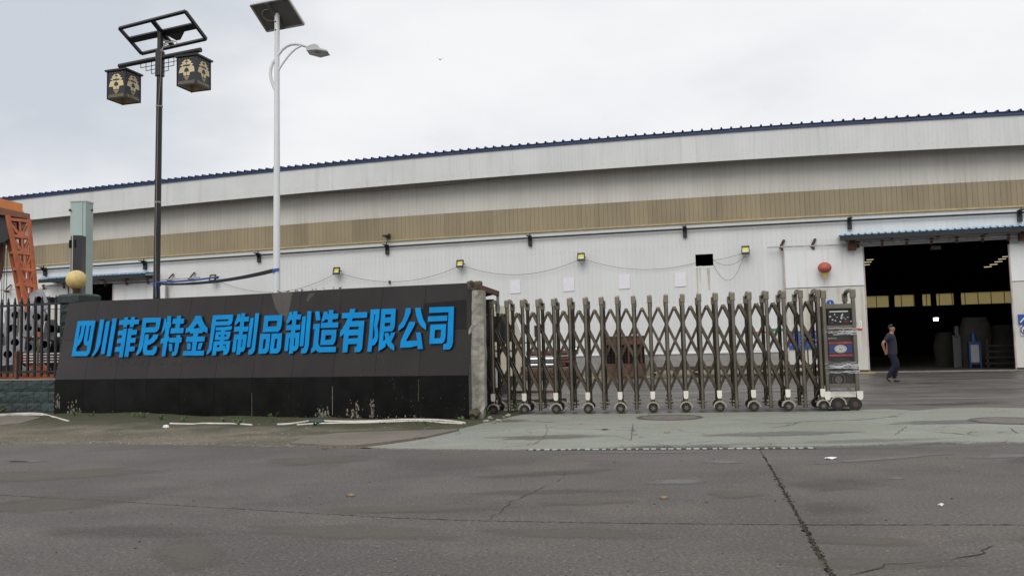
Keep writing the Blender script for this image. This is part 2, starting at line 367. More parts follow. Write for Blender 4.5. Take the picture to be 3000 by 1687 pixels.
# ------------------------------------------------------------------ ground
g = MB(); g.sheet([(-300, -60, -0.06), (300, -60, -0.06), (300, 500, -0.06), (-300, 500, -0.06)])
tag(g.build('ground', road_m), kind='structure')
g = MB(); g.sheet([(-90, 10.2, -0.012), (90, 10.2, -0.012), (90, 120, -0.012), (-90, 120, -0.012)])
yard = tag(g.build('yard', yard_m), kind='structure')
EDGE = [(-900, 1312), (-400, 1305), (0, 1302), (300, 1299), (500, 1302), (700, 1306), (1000, 1311), (1300, 1317), (1700, 1317), (2200, 1315), (2600, 1309), (3000, 1302), (3600, 1290)]
def edge_y(x): return float(np.interp(x, [p[0] for p in EDGE], [p[1] for p in EDGE]))
JA = [(-900, 1400), (0, 1450), (300, 1466), (600, 1485), (900, 1502), (1180, 1518), (1400, 1525), (1800, 1532), (2360, 1537), (3000, 1537), (3600, 1534)]
def ja_y(x): return float(np.interp(x, [p[0] for p in JA], [p[1] for p in JA]))
JB = [(2226, 1317), (2262, 1375), (2295, 1435), (2352, 1537), (2400, 1622), (2440, 1687), (2500, 1780)]
def jb_x(y): return float(np.interp(y, [p[1] for p in JB], [p[0] for p in JB]))
road = empty('road', (0, 6, 0), kind='structure')
def jit(p, a=0.006): return V((p.x+random.uniform(-a, a), p.y+random.uniform(-a, a), p.z))
def slab(poly, name='road_slab', mat=None, th=0.05, parent=None):
    b = MB(); b.prism([[V((p.x, p.y, p.z-th)) for p in poly]], (0, 0, th)); return b.build(name, mat or road_m, parent or road)
def line(fn, x0, x1, n, g_=0.0, a=0.006):
    out = []
    for i in range(n+1):
        x = lerp(x0, x1, i/n); q = gz(x, fn(x)); q.y += g_; out.append(jit(q, a))
    return out
def jbl(y0, y1, n, g_=0.0, a=0.012):
    out = []
    for i in range(n+1):
        y = lerp(y0, y1, i/n); q = gz(jb_x(y), y); q.x += g_; out.append(jit(q, a))
    return out
eA = jb_x(1316)
slab(line(edge_y, -900, eA-3, 60, -0.03, 0.02)+jbl(1318, ja_y(2350)-2, 60, -0.008, 0.009)+line(ja_y, 2345, -900, 300, 0.022, 0.010))
slab(line(edge_y, eA+6, 3600, 40, -0.03, 0.02)+line(ja_y, 3600, 2358, 100, 0.022, 0.012)+jbl(ja_y(2350)-2, 1318, 60, 0.008, 0.009))
nearL = jbl(1541, 1687, 40, -0.018, 0.018); nearR = jbl(1541, 1687, 40, 0.018, 0.018)
slab(line(ja_y, -900, 2350, 300, -0.006, 0.010)+nearL+[V((3.0, -12, 0)), V((-40, -12, 0)), V((-40, 6, 0))])
slab(line(ja_y, 2362, 3600, 100, -0.008, 0.012)+[V((30, 6, 0)), V((30, -12, 0)), V((3.05, -12, 0))]+nearR[::-1])
# cracks: thin ragged ribbons
def crack(pts, wd_, parent, z=0.003, mat=None, name='crack'):
    wd = wd_*1.45; P = [gz(*p) for p in pts]; fine_ = []
    for a, b in zip(P[:-1], P[1:]):
        n = max(2, int((b-a).length/0.05))
        for i in range(n): fine_.append(a.lerp(b, i/n))
    fine_.append(P[-1]); L_, R_ = [], []
    amp = 0.018
    for i, p in enumerate(fine_):
        d = (fine_[min(i+1, len(fine_)-1)]-fine_[max(i-1, 0)]).normalized(); s_ = V((-d.y, d.x, 0))
        off = noise.noise(p*9)*amp*2; w_ = wd*(0.35+0.9*abs(noise.noise(p*6+V((5, 0, 0)))))*min(1, 0.2+i/4, 0.2+(len(fine_)-1-i)/4)
        q = p+s_*off; q.z = z; L_.append(q+s_*w_); R_.append(q-s_*w_)
    b = MB(); n = len(L_); b.add(L_+R_, [(n+i, n+i+1, i+1, i) for i in range(n-1)])
    return b.build(name, mat or crack_m, parent)
for pts, wd in [([(2490, 1687), (2560, 1672), (2600, 1655), (2640, 1652), (2720, 1645)], 0.012), ([(2790, 1637), (2850, 1628), (2880, 1618), (2876, 1610), (2910, 1597)], 0.010),
                ([(1430, 1523), (1470, 1495), (1500, 1468), (1560, 1443), (1605, 1420)], 0.0045), ([(1610, 1418), (1650, 1400), (1657, 1380)], 0.0035)]:
    crack(pts, wd, road)
# weeds and grit in the wide joint
b = MB()
for i in range(900):
    y = random.uniform(1360, 1687); x = jb_x(y)+random.gauss(0, 2.0+(4.5 if 1600 < y < 1650 or 1395 < y < 1470 else 0)*random.random()); p = gz(x, y)
    h = random.uniform(0.003, 0.012); r = random.uniform(0.004, 0.014); a = random.uniform(0, 6.28)
    b.add([p+V((math.cos(a)*r, math.sin(a)*r, 0)), p+V((math.cos(a+2.1)*r, math.sin(a+2.1)*r, 0)), p+V((math.cos(a+4.2)*r, math.sin(a+4.2)*r, 0)), p+V((0, 0, h))], [(0, 1, 3), (1, 2, 3), (2, 0, 3)], random.randint(0, 1))
tag(b.build('joint_debris', [joint_fill, M('dry_moss', (0.07, 0.065, 0.045), 0.95, var=0.4, vs=30)]), kind='stuff')
# puddles / damp films
def damp_mat(name, c, rough, mx_):
    m = bpy.data.materials.new(name); m.use_nodes = True; t = m.node_tree; b = t.nodes['Principled BSDF']; A = t.nodes.new; K = t.links.new
    b.inputs['Base Color'].default_value = tuple(c)+(1,); b.inputs['Roughness'].default_value = rough
    at_ = A('ShaderNodeAttribute'); at_.attribute_name = 'film'; g = A('ShaderNodeNewGeometry'); n = A('ShaderNodeTexNoise'); n.inputs['Scale'].default_value = 3.5; n.inputs['Detail'].default_value = 6; K(g.outputs['Position'], n.inputs['Vector'])
    a = A('ShaderNodeMath'); a.operation = 'ADD'; K(at_.outputs['Fac'], a.inputs[0]); K(n.outputs[0], a.inputs[1])
    q = A('ShaderNodeMapRange'); q.inputs[1].default_value = .62; q.inputs[2].default_value = 1.25; q.inputs[4].default_value = mx_; K(a.outputs[0], q.inputs[0])
    tr = A('ShaderNodeBsdfTransparent'); ms = A('ShaderNodeMixShader'); K(q.outputs[0], ms.inputs[0]); K(tr.outputs[0], ms.inputs[1]); K(b.outputs[0], ms.inputs[2]); K(ms.outputs[0], t.nodes['Material Output'].inputs[0]); return m
damp = damp_mat('damp_film', (.155, .152, .15), .45, .75); dusty = damp_mat('dust_patch', (.135, .118, .098), .8, .55); dark_stain = damp_mat('oil_stain', (.054, .049, .044), .65, .24)
def blob(cx, cy, rx, ry, n=40, seed=0, z=0.0045, name='puddle', mat=None, tilt=0.0, parent=None):
    b = MB(); rings = (0.0, .35, .7, 1.0); vs = [gz(cx, cy, z)]; al = [1.0]
    for r_ in rings[1:]:
        for i in range(n):
            t = 2*math.pi*i/n; k = r_*(1+0.35*noise.noise(V((math.cos(t)*1.3+seed, math.sin(t)*1.3, seed))))
            vs.append(gz(cx+rx*k*math.cos(t), cy+ry*k*math.sin(t)+tilt*rx*k*math.cos(t), z)); al.append(1-r_**1.5)
    fs = [(0, 1+(i+1) % n, 1+i) for i in range(n)]
    for q in range(2): fs += [(1+q*n+i, 1+q*n+(i+1) % n, 1+(q+1)*n+(i+1) % n, 1+(q+1)*n+i) for i in range(n)]
    b.add(vs, fs); o = b.build(name, mat or damp, parent); a = o.data.attributes.new('film', 'FLOAT', 'POINT'); a.data.foreach_set('value', al)
    return tag(o, kind=None if parent else 'structure')
blob(2590, 1342, 250, 5, seed=1, tilt=-0.075); blob(2120, 1352, 80, 6, seed=3)
blob(1990, 1410, 120, 9, seed=4, tilt=-0.04); blob(75, 1349, 78, 5, seed=5); blob(2630, 1400, 32, 4, seed=6)
blob(2940, 1335, 120, 9, seed=9, tilt=-0.03); blob(1880, 1324, 260, 3, seed=12)
random.seed(77)
for k in range(13):
    blob(random.uniform(-100, 3100), random.choice((1345, 1385, 1430, 1490, 1570, 1640))+random.uniform(-15, 15), random.uniform(120, 420), random.uniform(7, 26), seed=30+k, z=.0022+.00015*k, name='stain', mat=random.choice((dusty, dark_stain, dusty)), tilt=random.uniform(-.06, .04), parent=road)
for (x, y, rx, ry, m_) in ((2150, 1445, 110, 14, dusty), (1700, 1470, 160, 12, dusty), (2450, 1490, 170, 26, dark_stain), (1600, 1440, 300, 10, dark_stain), (560, 1620, 120, 60, dusty), (2700, 1180, 260, 5, damp), (2850, 1200, 200, 5, damp), (2650, 1150, 220, 4, dusty), (2900, 1140, 180, 3, dark_stain), (2500, 1310, 300, 4, dark_stain), (1200, 1490, 420, 14, dusty)):
    blob(x, y, rx, ry, seed=x*.01, z=.005 if y > 1300 else -.006, name='stain', mat=m_, tilt=-.02, parent=road if y > 1300 else yard)
b = MB(); hp = [gz(55+28*math.cos(t*math.pi/10), 1350+1.6*math.sin(t*math.pi/10), 0.006) for t in range(20)]; b.sheet(hp)
tag(b.build('drain_hole', crack_m), 'small dark drain hole in the puddle at the left of the road', 'drain')
# apron of pale greenish concrete in front of the gate
AP_L = [(1050, 1312), (1130, 1302), (1240, 1287), (1340, 1258), (1420, 1238), (1500, 1220), (1535, 1213)]
AP_B = [(1700, 1213), (1863, 1211), (2100, 1208), (2300, 1206), (2480, 1203), (2520, 1199), (2600, 1198), (2680, 1202), (2760, 1196), (2860, 1194), (3000, 1195), (3600, 1188)]
apP = [gz(x, y) for x, y in AP_L]+[jit(gz(x, y), 0.02) for x, y in AP_B]
for i in range(61):
    x = lerp(3600, 1050, i/60)
    lift = 11*abs(noise.noise(V((x*0.006, 0, 3))))*(1 if 1700 < x < 3300 else 0.2)+(6 if x > 1750 else 2)
    apP.append(gz(x, edge_y(x)-lift))
apron = tag(slab(apP, 'apron', apron_m, 0.03, parent=V and None or road), kind=None) if False else None
b = MB(); b.prism([[V((p.x, p.y, -0.04)) for p in apP]], (0, 0, 0.042)); apron = tag(b.build('apron', apron_m), kind='structure')
for pts, wd in [([(1450, 1237), (1520, 1233), (1620, 1237), (1640, 1236)], 0.012), ([(1620, 1258), (1700, 1256), (1780, 1258), (1855, 1262)], 0.009),
                ([(1470, 1312), (1560, 1302), (1570, 1297), (1610, 1296)], 0.007), ([(1600, 1243), (1605, 1262), (1590, 1285), (1570, 1297)], 0.005),
                ([(2210, 1242), (2330, 1238), (2360, 1234), (2410, 1233), (2520, 1230), (2640, 1218)], 0.013), ([(2260, 1254), (2310, 1246), (2340, 1238)], 0.010),
                ([(2500, 1227), (2580, 1224), (2640, 1218)], 0.008), ([(2150, 1270), (2200, 1263)], 0.010), ([(2735, 1265), (2800, 1270), (2880, 1277)], 0.009),
                ([(2000, 1300), (2060, 1294), (2120, 1292)], 0.009), ([(1870, 1295), (1930, 1300), (1975, 1310)], 0.007), ([(2960, 1254), (2980, 1270)], 0.009),
                ([(2930, 1284), (3000, 1286)], 0.011), ([(1400, 1290), (1460, 1293), (1490, 1294)], 0.006), ([(1800, 1275), (1850, 1290), (1855, 1240)], 0.005),
                ([(2600, 1250), (2655, 1250), (2620, 1275)], 0.006)]:
    crack(pts, wd, apron, 0.0055)
blob(1772, 1257, 11, 1.6, seed=20, z=0.0075, name='hole', mat=crack_m, parent=apron)
for (x, y, rx, ry, m_) in ((2560, 1290, 260, 8, dark_stain), (2050, 1304, 300, 5, dark_stain), (1600, 1280, 200, 9, dusty), (2300, 1270, 260, 9, damp), (2800, 1235, 240, 9, damp), (1480, 1232, 90, 6, dusty), (2720, 1296, 160, 5, dark_stain), (2950, 1300, 200, 5, dark_stain)):
    blob(x, y, rx, ry, seed=x*.013, z=.006, name='stain', mat=m_, tilt=-.02, parent=apron)
# verge between sign wall and road
def verge_front(x): return edge_y(x)-1 if x < 1050 else float(np.interp(x, [p[0] for p in AP_L], [p[1] for p in AP_L]))
def verge_back(x): return float(np.interp(x, [-900, 0, 160, 1372, 1380, 1560], [1204, 1206, 1207, 1222, 1206, 1203]))
b = MB(); nx, ny = 260, 26; vs = []
for i in range(nx+1):
    x = lerp(-900, 1536, i/nx)
    for j in range(ny+1):
        y = lerp(verge_front(x), verge_back(x), j/ny); q = gz(x, y); t = j/ny
        h = 0.006+max(0, t)*0.035*(0.55+noise.noise(q*1.4))+0.02*t*abs(noise.noise(q*5))
        h += .17*math.exp(-((x-400)/110)**2)*max(0, t-.45)**1.2+.09*math.exp(-((x-230)/60)**2)*max(0, t-.5)
        q.z = h if 0 < j else -0.03; vs.append(q)
b.add(vs, [(i*(ny+1)+j, (i+1)*(ny+1)+j, (i+1)*(ny+1)+j+1, i*(ny+1)+j+1) for i in range(nx) for j in range(ny)])
tag(b.build('verge', verge_m, smooth=True), kind='structure')
pp = [(850, 1303), (900, 1284), (990, 1272), (1120, 1268), (1290, 1263), (1345, 1262), (1250, 1283), (1140, 1298), (1045, 1309), (980, 1309)]
b = MB(); b.prism([[V((p.x, p.y, -0.02)) for p in [jit(gz(x, y), 0.01) for x, y in pp]]], (0, 0, 0.05)); tag(b.build('pavement', patch_m), kind='structure')
pp = [(-300, 1216), (-60, 1217), (60, 1219), (122, 1226), (60, 1243), (0, 1250), (-300, 1254)]
b = MB(); b.prism([[V((p.x, p.y, -0.02)) for p in [jit(gz(x, y), 0.01) for x, y in pp]]], (0, 0, 0.055)); tag(b.build('pavement', patch_m), kind='structure')
# slot drain along the edge of the road
dr = empty('slot_drain', gz(1950, 1316), 'long slot drain with pale water gleams between road and pale concrete apron', 'drain')
P0, P1 = gz(1545, 1318), gz(2390, 1313)
b = MB(); b.beam(P0+V((0, 0, -0.006)), P1+V((0, 0, -0.006)), 0.10, 0.02); b.build('channel', crack_m, dr)
n = 34
for i in range(n):
    a = P0.lerp(P1, (i+random.uniform(0, .25))/n); c_ = P0.lerp(P1, (i+random.uniform(.35, .8))/n)
    b = MB(); b.beam(a+V((0, 0, 0.003)), c_+V((0, 0, 0.003)), 0.088, 0.014); b.build('bar', M('water_gleam', (0.40, 0.42, 0.42), 0.5, var=0.2, vs=10), dr)  # pale pieces: reflections on the drain water, put into their colour
# manholes
for (cx, cy, rx, lab) in ((1961, 1223, 98, 'round iron manhole cover in the apron, in front of the gate middle'), (2965, 1233, 130, 'wide round manhole cover at the right edge of the apron')):
    c_ = gz(cx, cy); r = (gz(cx+rx, cy)-c_).length
    t = empty('manhole_cover', c_, lab, 'manhole cover')
    for (nm, ra, rb, z0, z1) in (('ring', r, r*0.93, 0.0, 0.012), ('rim', r*0.915, r*0.87, 0.0, 0.014)):
        b = MB(); k = 48; vs = []
        for i in range(k):
            a = 2*math.pi*i/k; d = V((math.cos(a), math.sin(a), 0))
            vs += [c_+d*ra+Z*z0, c_+d*ra+Z*z1, c_+d*rb+Z*z1, c_+d*rb+Z*z0]
        b.add(vs, [(4*i+q, 4*((i+1) % k)+q, 4*((i+1) % k)+q+1, 4*i+q+1) for i in range(k) for q in range(3)]); b.build(nm, iron, t)
    b = MB(); b.cyl(c_+Z*0.001, c_+Z*0.009, r*0.865, n=48); lid = b.build('lid', M('lid_concrete', (0.15, 0.135, 0.12), 0.85, var=0.3, vs=9, bump=0.6), t)
    b = MB(); b.cyl(c_+Z*0.003, c_+Z*0.0055, r*0.925, n=48); b.build('gap', crack_m, t)

# ------------------------------------------------------------------ the factory hall
f0 = at(0, 1052, 44.9); f1 = at(3000, 978, 32.05)
f0.z = f1.z = 0; U = (f1-f0).normalized(); NN = V((U.y, -U.x, 0))    # NN points to the camera side
def W(s, off, z): return f0+U*s+NN*off+Z*z
def fac(px, py, off=0.0):
    p = hit(px, py, f0+NN*off, NN); return (p-f0).dot(U), p.z
def row(pts, off=0.0):
    q = [fac(x, y, off) for x, y in pts]; ss = [a for a, _ in q]; zs = [b for _, b in q]
    c_ = np.polyfit(ss, zs, 3)
    lo, hi = ss[0]-0.5, ss[-1]+0.5
    def fn(s):
        t = min(max(s, lo), hi); return float(np.polyval(c_, t)+(s-t)*np.polyval(np.polyder(c_), t))
    return fn
OH = 0.85
r_gut_t = row([(6, 580), (350, 548), (700, 506), (818, 492), (1150, 458), (1500, 428), (1850, 401), (2200, 375.5), (2600, 350), (3000, 323.5)], OH)
r_gut_b = row([(6, 588), (200, 568.7), (350, 554), (700, 514), (818, 500.5), (1150, 467.4), (1500, 437.5), (1850, 410), (2200, 385.3), (2600, 360.6), (3000, 335)], OH)
r_fas_b = row([(92, 643.9), (273, 624), (700, 585), (818, 572), (1150, 541), (1500, 514.4), (1850, 489), (2200, 466.8), (2600, 446.6), (3000, 423.6)], OH)
r_band_t = row([(10, 728), (194, 714), (272, 706), (447, 690.5), (700, 670.3), (818, 659), (1150, 636.7), (1500, 613), (1850, 589.7), (2200, 571.5), (2600, 547.5), (3000, 526)])
r_band_b = row([(0, 786.7), (194, 773), (272, 766), (700, 736.8), (1400, 692.4), (1500, 685), (1850, 663.9), (2200, 646), (2600, 625), (3000, 606)])
r_pipe = row([(0, 797), (103, 789.4), (194, 784.6), (414, 768), (700, 750), (820, 742), (1135, 722), (1400, 707), (1850, 677), (2200, 659.8), (2600, 638.5), (3000, 621.4)], 0.12)
SL, SR = -7.0, 58.0
hall = empty('factory_hall', W(24, 0, 0), 'long white sheet metal factory hall with tan band and navy roof edge', 'factory')
# openings (s0,s1,z0,z1)
sa, _ = fac(2530, 900); sb, _ = fac(2970, 900); _, zl = fac(2740, 712); doorR = (sa, sb, 0.0, zl)
sa2, _ = fac(196, 860); sb2, _ = fac(330, 860); _, zl2 = fac(300, 829); doorL = (sa2, sb2, 0.0, zl2)
h0, hz1 = fac(2037, 746); h1, hz0 = fac(2090, 778); hole = (h0, h1, hz0, hz1)
OPEN = [doorR, doorL, hole]
_, ZB = fac(2100, 1034)          # top of concrete base
PW = 0.76
brk = sorted(set([round(SL+i*PW, 3) for i in range(int((SR-SL)/PW)+1)]+[o[0] for o in OPEN]+[o[1] for o in OPEN]))
brk = [b_ for i, b_ in enumerate(brk) if i == 0 or b_-brk[i-1] > 0.12 or any(abs(b_-o[k]) < 1e-6 for o in OPEN for k in (0, 1))]
def corr(s0, s1, za, zb, off, pitch=0.19, gw=0.020, gd=0.007):
    # a corrugated sheet with narrow grooves; za/zb functions of s
    b = MB(); xs = []
    n = max(1, round((s1-s0)/pitch)); p = (s1-s0)/n
    for i in range(n):
        a = s0+i*p; xs += [(a, -gd), (a+gw*.5, 0), (a+p-gw*.5, 0)]
    xs.append((s1, -gd)); vs = []
    for (s, o) in xs:
        vs += [W(s, off+o, za(s)), W(s, off+o, zb(s))]
    b.add(vs, [(2*i, 2*i+2, 2*i+3, 2*i+1) for i in range(len(xs)-1)])
    return b
def K(z): return lambda s: z
for s0, s1 in zip(brk[:-1], brk[1:]):
    mid = (s0+s1)/2; segs = [(ZB, None)]
    for o in OPEN:
        if o[0]-1e-6 <= mid <= o[1]+1e-6: segs = [(o[3], None)] if o[2] <= ZB else [(ZB, o[2]), (o[3], None)]
    for (a, c_) in segs:
        corr(s0, s1, K(a), (K(c_) if c_ is not None else r_band_b), 0).build('wall_panel', white_sheet, hall)
    corr(s0, s1, lambda s: r_band_b(s)+0.02, r_band_t, 0.045, gd=0.012, gw=0.025).build('skylight_panel', tan_sheet, hall)
    corr(s0, s1, r_band_t, lambda s: r_fas_b(s)+0.9, 0.03).build('wall_panel', upper_sheet, hall)
    corr(s0, s1, r_fas_b, lambda s: r_gut_b(s)+0.02, OH, pitch=0.15, gw=0.018, gd=0.005).build('fascia_panel', fascia_sheet, hall)
def strip(name, fa, fb, off0, off1, mat, s0=SL, s1=SR, n=60, parent=hall):
    b = MB()
    for i in range(n):
        a, c_ = lerp(s0, s1, i/n), lerp(s0, s1, (i+1)/n)
        b.hexa([W(a, off1, fa(a)), W(c_, off1, fa(c_)), W(c_, off0, fa(c_)), W(a, off0, fa(a)), W(a, off1, fb(a)), W(c_, off1, fb(c_)), W(c_, off0, fb(c_)), W(a, off0, fb(a))])
    return b.build(name, mat, parent)
strip('drip_trim', lambda s: r_band_b(s)-0.012, lambda s: r_band_b(s)+0.05, 0.03, 0.075, tan_trim)
strip('gutter', r_gut_b, lambda s: r_gut_t(s)-0.03, OH-0.15, OH+0.06, blue_roof)
b = MB()
for k, fz in enumerate((lambda s: 3.05+.0*s, lambda s: r_band_b(s)-.95, lambda s: r_band_t(s)+.08, lambda s: r_fas_b(s)+.22)):
    s = 4.0; o_ = (.008, .008, .038, OH+.006)[k]
    while s < 48:
        if not any(o[0]-.1 < s < o[1]+.1 and o[2] < fz(s) < o[3]+.1 for o in OPEN):
            z = fz(s)+random.uniform(-.006, .006); b.box(W(s, o_, z), .016, .008, .016, U, NN)
        s += .19 if k < 3 else .45
tag(b.build('screw', M('screw_rust', (.22, .17, .12), .7), hall), kind='stuff')
# inner lining of the wall so the hall is closed; eave soffit
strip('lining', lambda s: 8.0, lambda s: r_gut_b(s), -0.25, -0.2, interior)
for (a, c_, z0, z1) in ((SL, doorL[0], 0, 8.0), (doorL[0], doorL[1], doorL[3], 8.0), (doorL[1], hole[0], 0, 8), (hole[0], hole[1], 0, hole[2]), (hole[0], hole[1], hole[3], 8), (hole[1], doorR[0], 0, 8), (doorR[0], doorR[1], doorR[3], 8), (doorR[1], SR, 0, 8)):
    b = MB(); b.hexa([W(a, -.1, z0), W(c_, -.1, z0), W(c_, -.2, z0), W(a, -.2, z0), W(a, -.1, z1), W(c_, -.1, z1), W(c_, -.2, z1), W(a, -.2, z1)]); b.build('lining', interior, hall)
# roof: ribbed navy sheets
DEP = 34.0; RP = 0.385; b = MB(); vs = []; xs = []
s = SL
while s < SR:
    for (dx, dz) in ((0, 0), (0.26, 0), (0.285, 0.075), (0.335, 0.075), (0.36, 0)): xs.append((s+dx, dz))
    s += RP
for (s, dz) in xs:
    z = r_gut_t(s)
    vs += [W(s, OH+0.1, z+dz), W(s, -DEP/2, z+dz+1.5), W(s, -DEP-0.6, z+dz-0.2)]
b.add(vs, [(3*i+k, 3*i+3+k, 3*i+4+k, 3*i+1+k) for i in range(len(xs)-1) for k in (0, 1)])
ro = b.build('roof', blue_roof, hall); so = ro.modifiers.new('thick', 'SOLIDIFY'); so.thickness = 0.03
# concrete block base
BW, BH = 0.62, 0.30
nrow = max(1, round(ZB/BH)); BH = ZB/nrow
s_vis0, _ = fac(1380, 1060); s_vis1, _ = fac(2320, 1060)
for j in range(nrow):
    s = s_vis0-(0.31 if j % 2 else 0)
    while s < s_vis1:
        a, c_ = max(s, s_vis0)+.006, min(s+BW, s_vis1)-.006
        if c_ > a+0.05:
            b = MB(); b.hexa([W(a, .03, j*BH+.005), W(c_, .03, j*BH+.005), W(c_, -.09, j*BH+.005), W(a, -.09, j*BH+.005), W(a, .03, (j+1)*BH-.005), W(c_, .03, (j+1)*BH-.005), W(c_, -.09, (j+1)*BH-.005), W(a, -.09, (j+1)*BH-.005)])
            b.build('block', concrete_block, hall)
        s += BW
for a, c_ in ((SL, doorL[0]), (doorL[1], s_vis0), (s_vis1, doorR[0]), (doorR[1], SR), (s_vis0, s_vis1)):
    b = MB(); b.hexa([W(a, .02, 0), W(c_, .02, 0), W(c_, -.095, 0), W(a, -.095, 0), W(a, .02, ZB-.01), W(c_, .02, ZB-.01), W(c_, -.095, ZB-.01), W(a, -.095, ZB-.01)]); b.build('base_wall', concrete_block, hall)
b = MB(); b.hexa([W(s_vis0, .07, ZB-.01), W(s_vis1, .07, ZB-.01), W(s_vis1, -.02, ZB-.01), W(s_vis0, -.02, ZB-.01), W(s_vis0, .07, ZB+.05), W(s_vis1, .07, ZB+.05), W(s_vis1, -.02, ZB+.07), W(s_vis0, -.02, ZB+.07)]); b.build('flashing', white_p, hall)
# inside: floor, side and back walls, columns, translucent band
b = MB(); b.add([W(SL, .1, .02), W(SR, .1, .02), W(SR, -DEP, .02), W(SL, -DEP, .02)], [(0, 1, 2, 3)]); b.build('floor_slab', M('hall_floor', (0.035, 0.034, 0.032), 0.7), hall)
b = MB(); b.hexa([W(doorR[0]-.4, .35, 0), W(doorR[1]+2, .35, 0), W(doorR[1]+2, .02, 0), W(doorR[0]-.4, .02, 0), W(doorR[0]-.4, .35, .05), W(doorR[1]+2, .35, .05), W(doorR[1]+2, .02, .05), W(doorR[0]-.4, .02, .05)]); b.build('threshold', M('threshold', (0.20, 0.19, 0.16), 0.8, var=0.2, vs=5), hall)
for s in (SL+.1, SR-.1):
    b = MB(); b.hexa([W(s-.1, 0, 0), W(s+.1, 0, 0), W(s+.1, -DEP, 0), W(s-.1, -DEP, 0), W(s-.1, 0, 9.7), W(s+.1, 0, 9.7), W(s+.1, -DEP, 9.7), W(s-.1, -DEP, 9.7)]); b.build('end_wall', white_sheet, hall)
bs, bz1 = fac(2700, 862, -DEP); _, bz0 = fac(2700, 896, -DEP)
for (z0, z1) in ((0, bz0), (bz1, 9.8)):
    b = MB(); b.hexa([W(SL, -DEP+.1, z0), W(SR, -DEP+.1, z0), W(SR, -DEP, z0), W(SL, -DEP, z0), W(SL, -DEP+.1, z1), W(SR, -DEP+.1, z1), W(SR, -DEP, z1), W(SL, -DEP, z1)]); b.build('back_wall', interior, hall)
q0 = fac(2460, 880, -DEP)[0]; q1 = fac(3060, 880, -DEP)[0]; n = 16
for i in range(n):
    a, c_ = lerp(q0, q1, i/n)+.001, lerp(q0, q1, (i+1)/n)-.001
    b = MB(); b.add([W(a, -DEP+.05, bz0), W(c_, -DEP+.05, bz0), W(c_, -DEP+.05, bz1), W(a, -DEP+.05, bz1)], [(0, 1, 2, 3)]); b.build('translucent_panel', translu, hall)
for i in range(n):
    b = MB(); b.box(W(lerp(q0, q1, i/n), -DEP+.09, (bz0+bz1)/2), .05, .03, bz1-bz0, U, NN); b.build('seam', tan_trim, hall)
for a, c_ in ((SL, q0), (q1, SR)):
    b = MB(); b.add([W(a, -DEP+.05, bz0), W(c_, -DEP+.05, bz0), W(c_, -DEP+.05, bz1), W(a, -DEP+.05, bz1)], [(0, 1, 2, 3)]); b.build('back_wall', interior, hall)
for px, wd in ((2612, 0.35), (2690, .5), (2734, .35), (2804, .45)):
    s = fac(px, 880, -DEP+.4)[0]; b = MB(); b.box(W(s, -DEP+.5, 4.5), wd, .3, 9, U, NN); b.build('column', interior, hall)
# hall steelwork hint: crane beam
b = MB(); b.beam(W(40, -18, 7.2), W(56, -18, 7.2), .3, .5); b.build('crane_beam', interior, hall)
# long pipe on brackets
pr = empty('wall_pipe', W(24, .3, 5), 'long dark pipe running on steel brackets along the factory wall', 'pipe')
b = MB(); b.tube([W(s, .13, r_pipe(s)-.02) for s in np.linspace(SL, SR, 60)], 0.042, 8); b.build('pipe', dark_steel, pr)
for (px, py) in ((130, 790), (423, 768), (757, 745), (1133, 722), (1552, 697), (2006, 673), (2489, 650), (2988, 625)):
    s, _ = fac(px, py, .12); z = r_pipe(s)
    b = MB(); b.box(W(s, .07, z-.17), .16, .12, .38, U, NN); b.box(W(s, .24, z+.055), .16, .42, .035, U, NN); b.box(W(s+.03, .2, z+.12), .03, .05, .12, (U+Z*.4).normalized(), NN)
    b.add([W(s+.01, .13, z-.2), W(s-.01, .13, z-.2), W(s-.01, .40, z+.04), W(s+.01, .40, z+.04), W(s-.01, .13, z+.04), W(s+.01, .13, z+.04)], [(0, 1, 2, 3), (0, 3, 5), (1, 4, 2)])
    b.build('bracket', dark_steel, pr)
s, z = fac(1139, 694); b = MB(); b.box(W(s, .25, z), .22, .45, .08, U, NN); b.box(W(s+.08, .12, z+.02), .06, .2, .2, U, NN)
tag(b.build('stub_pipe', dark_steel), 'short dark steel stub sticking out of the tan wall band', 'stub')
s, z = fac(1143, 827); b = MB(); b.box(W(s, .06, z), .06, .1, .15, U, NN); tag(b.build('hook', dark_steel), 'small dark hook on the white wall above the black sign', 'hook')
# torn lower lip of the square hole and rust runs
pts = [fac(x, y) for x, y in ((2037, 779), (2037, 786), (2090, 786), (2090, 777), (2086, 778), (2081, 781), (2075, 783), (2068, 780), (2060, 779.5), (2050, 779), (2043, 781))]
b = MB(); b.prism([[W(s, .004, z) for s, z in pts]], NN*.006); b.build('torn_lip', white_sheet, hall)
for px, y0, y1, wd in ((2042, 783, 870, .03), (2075, 785, 850, .06), (2050, 783, 830, .02)):
    s, z0 = fac(px, y0); _, z1 = fac(px, y1); b = MB(); b.add([W(s-wd, .012, z0), W(s-wd*.3, .012, z1), W(s+wd*.3, .012, z1), W(s+wd, .012, z0)], [(0, 1, 2, 3)]); b.build('rust_run', M('rust_run', (0.46, 0.42, 0.31), 0.7, var=0.1, vs=5), hall)

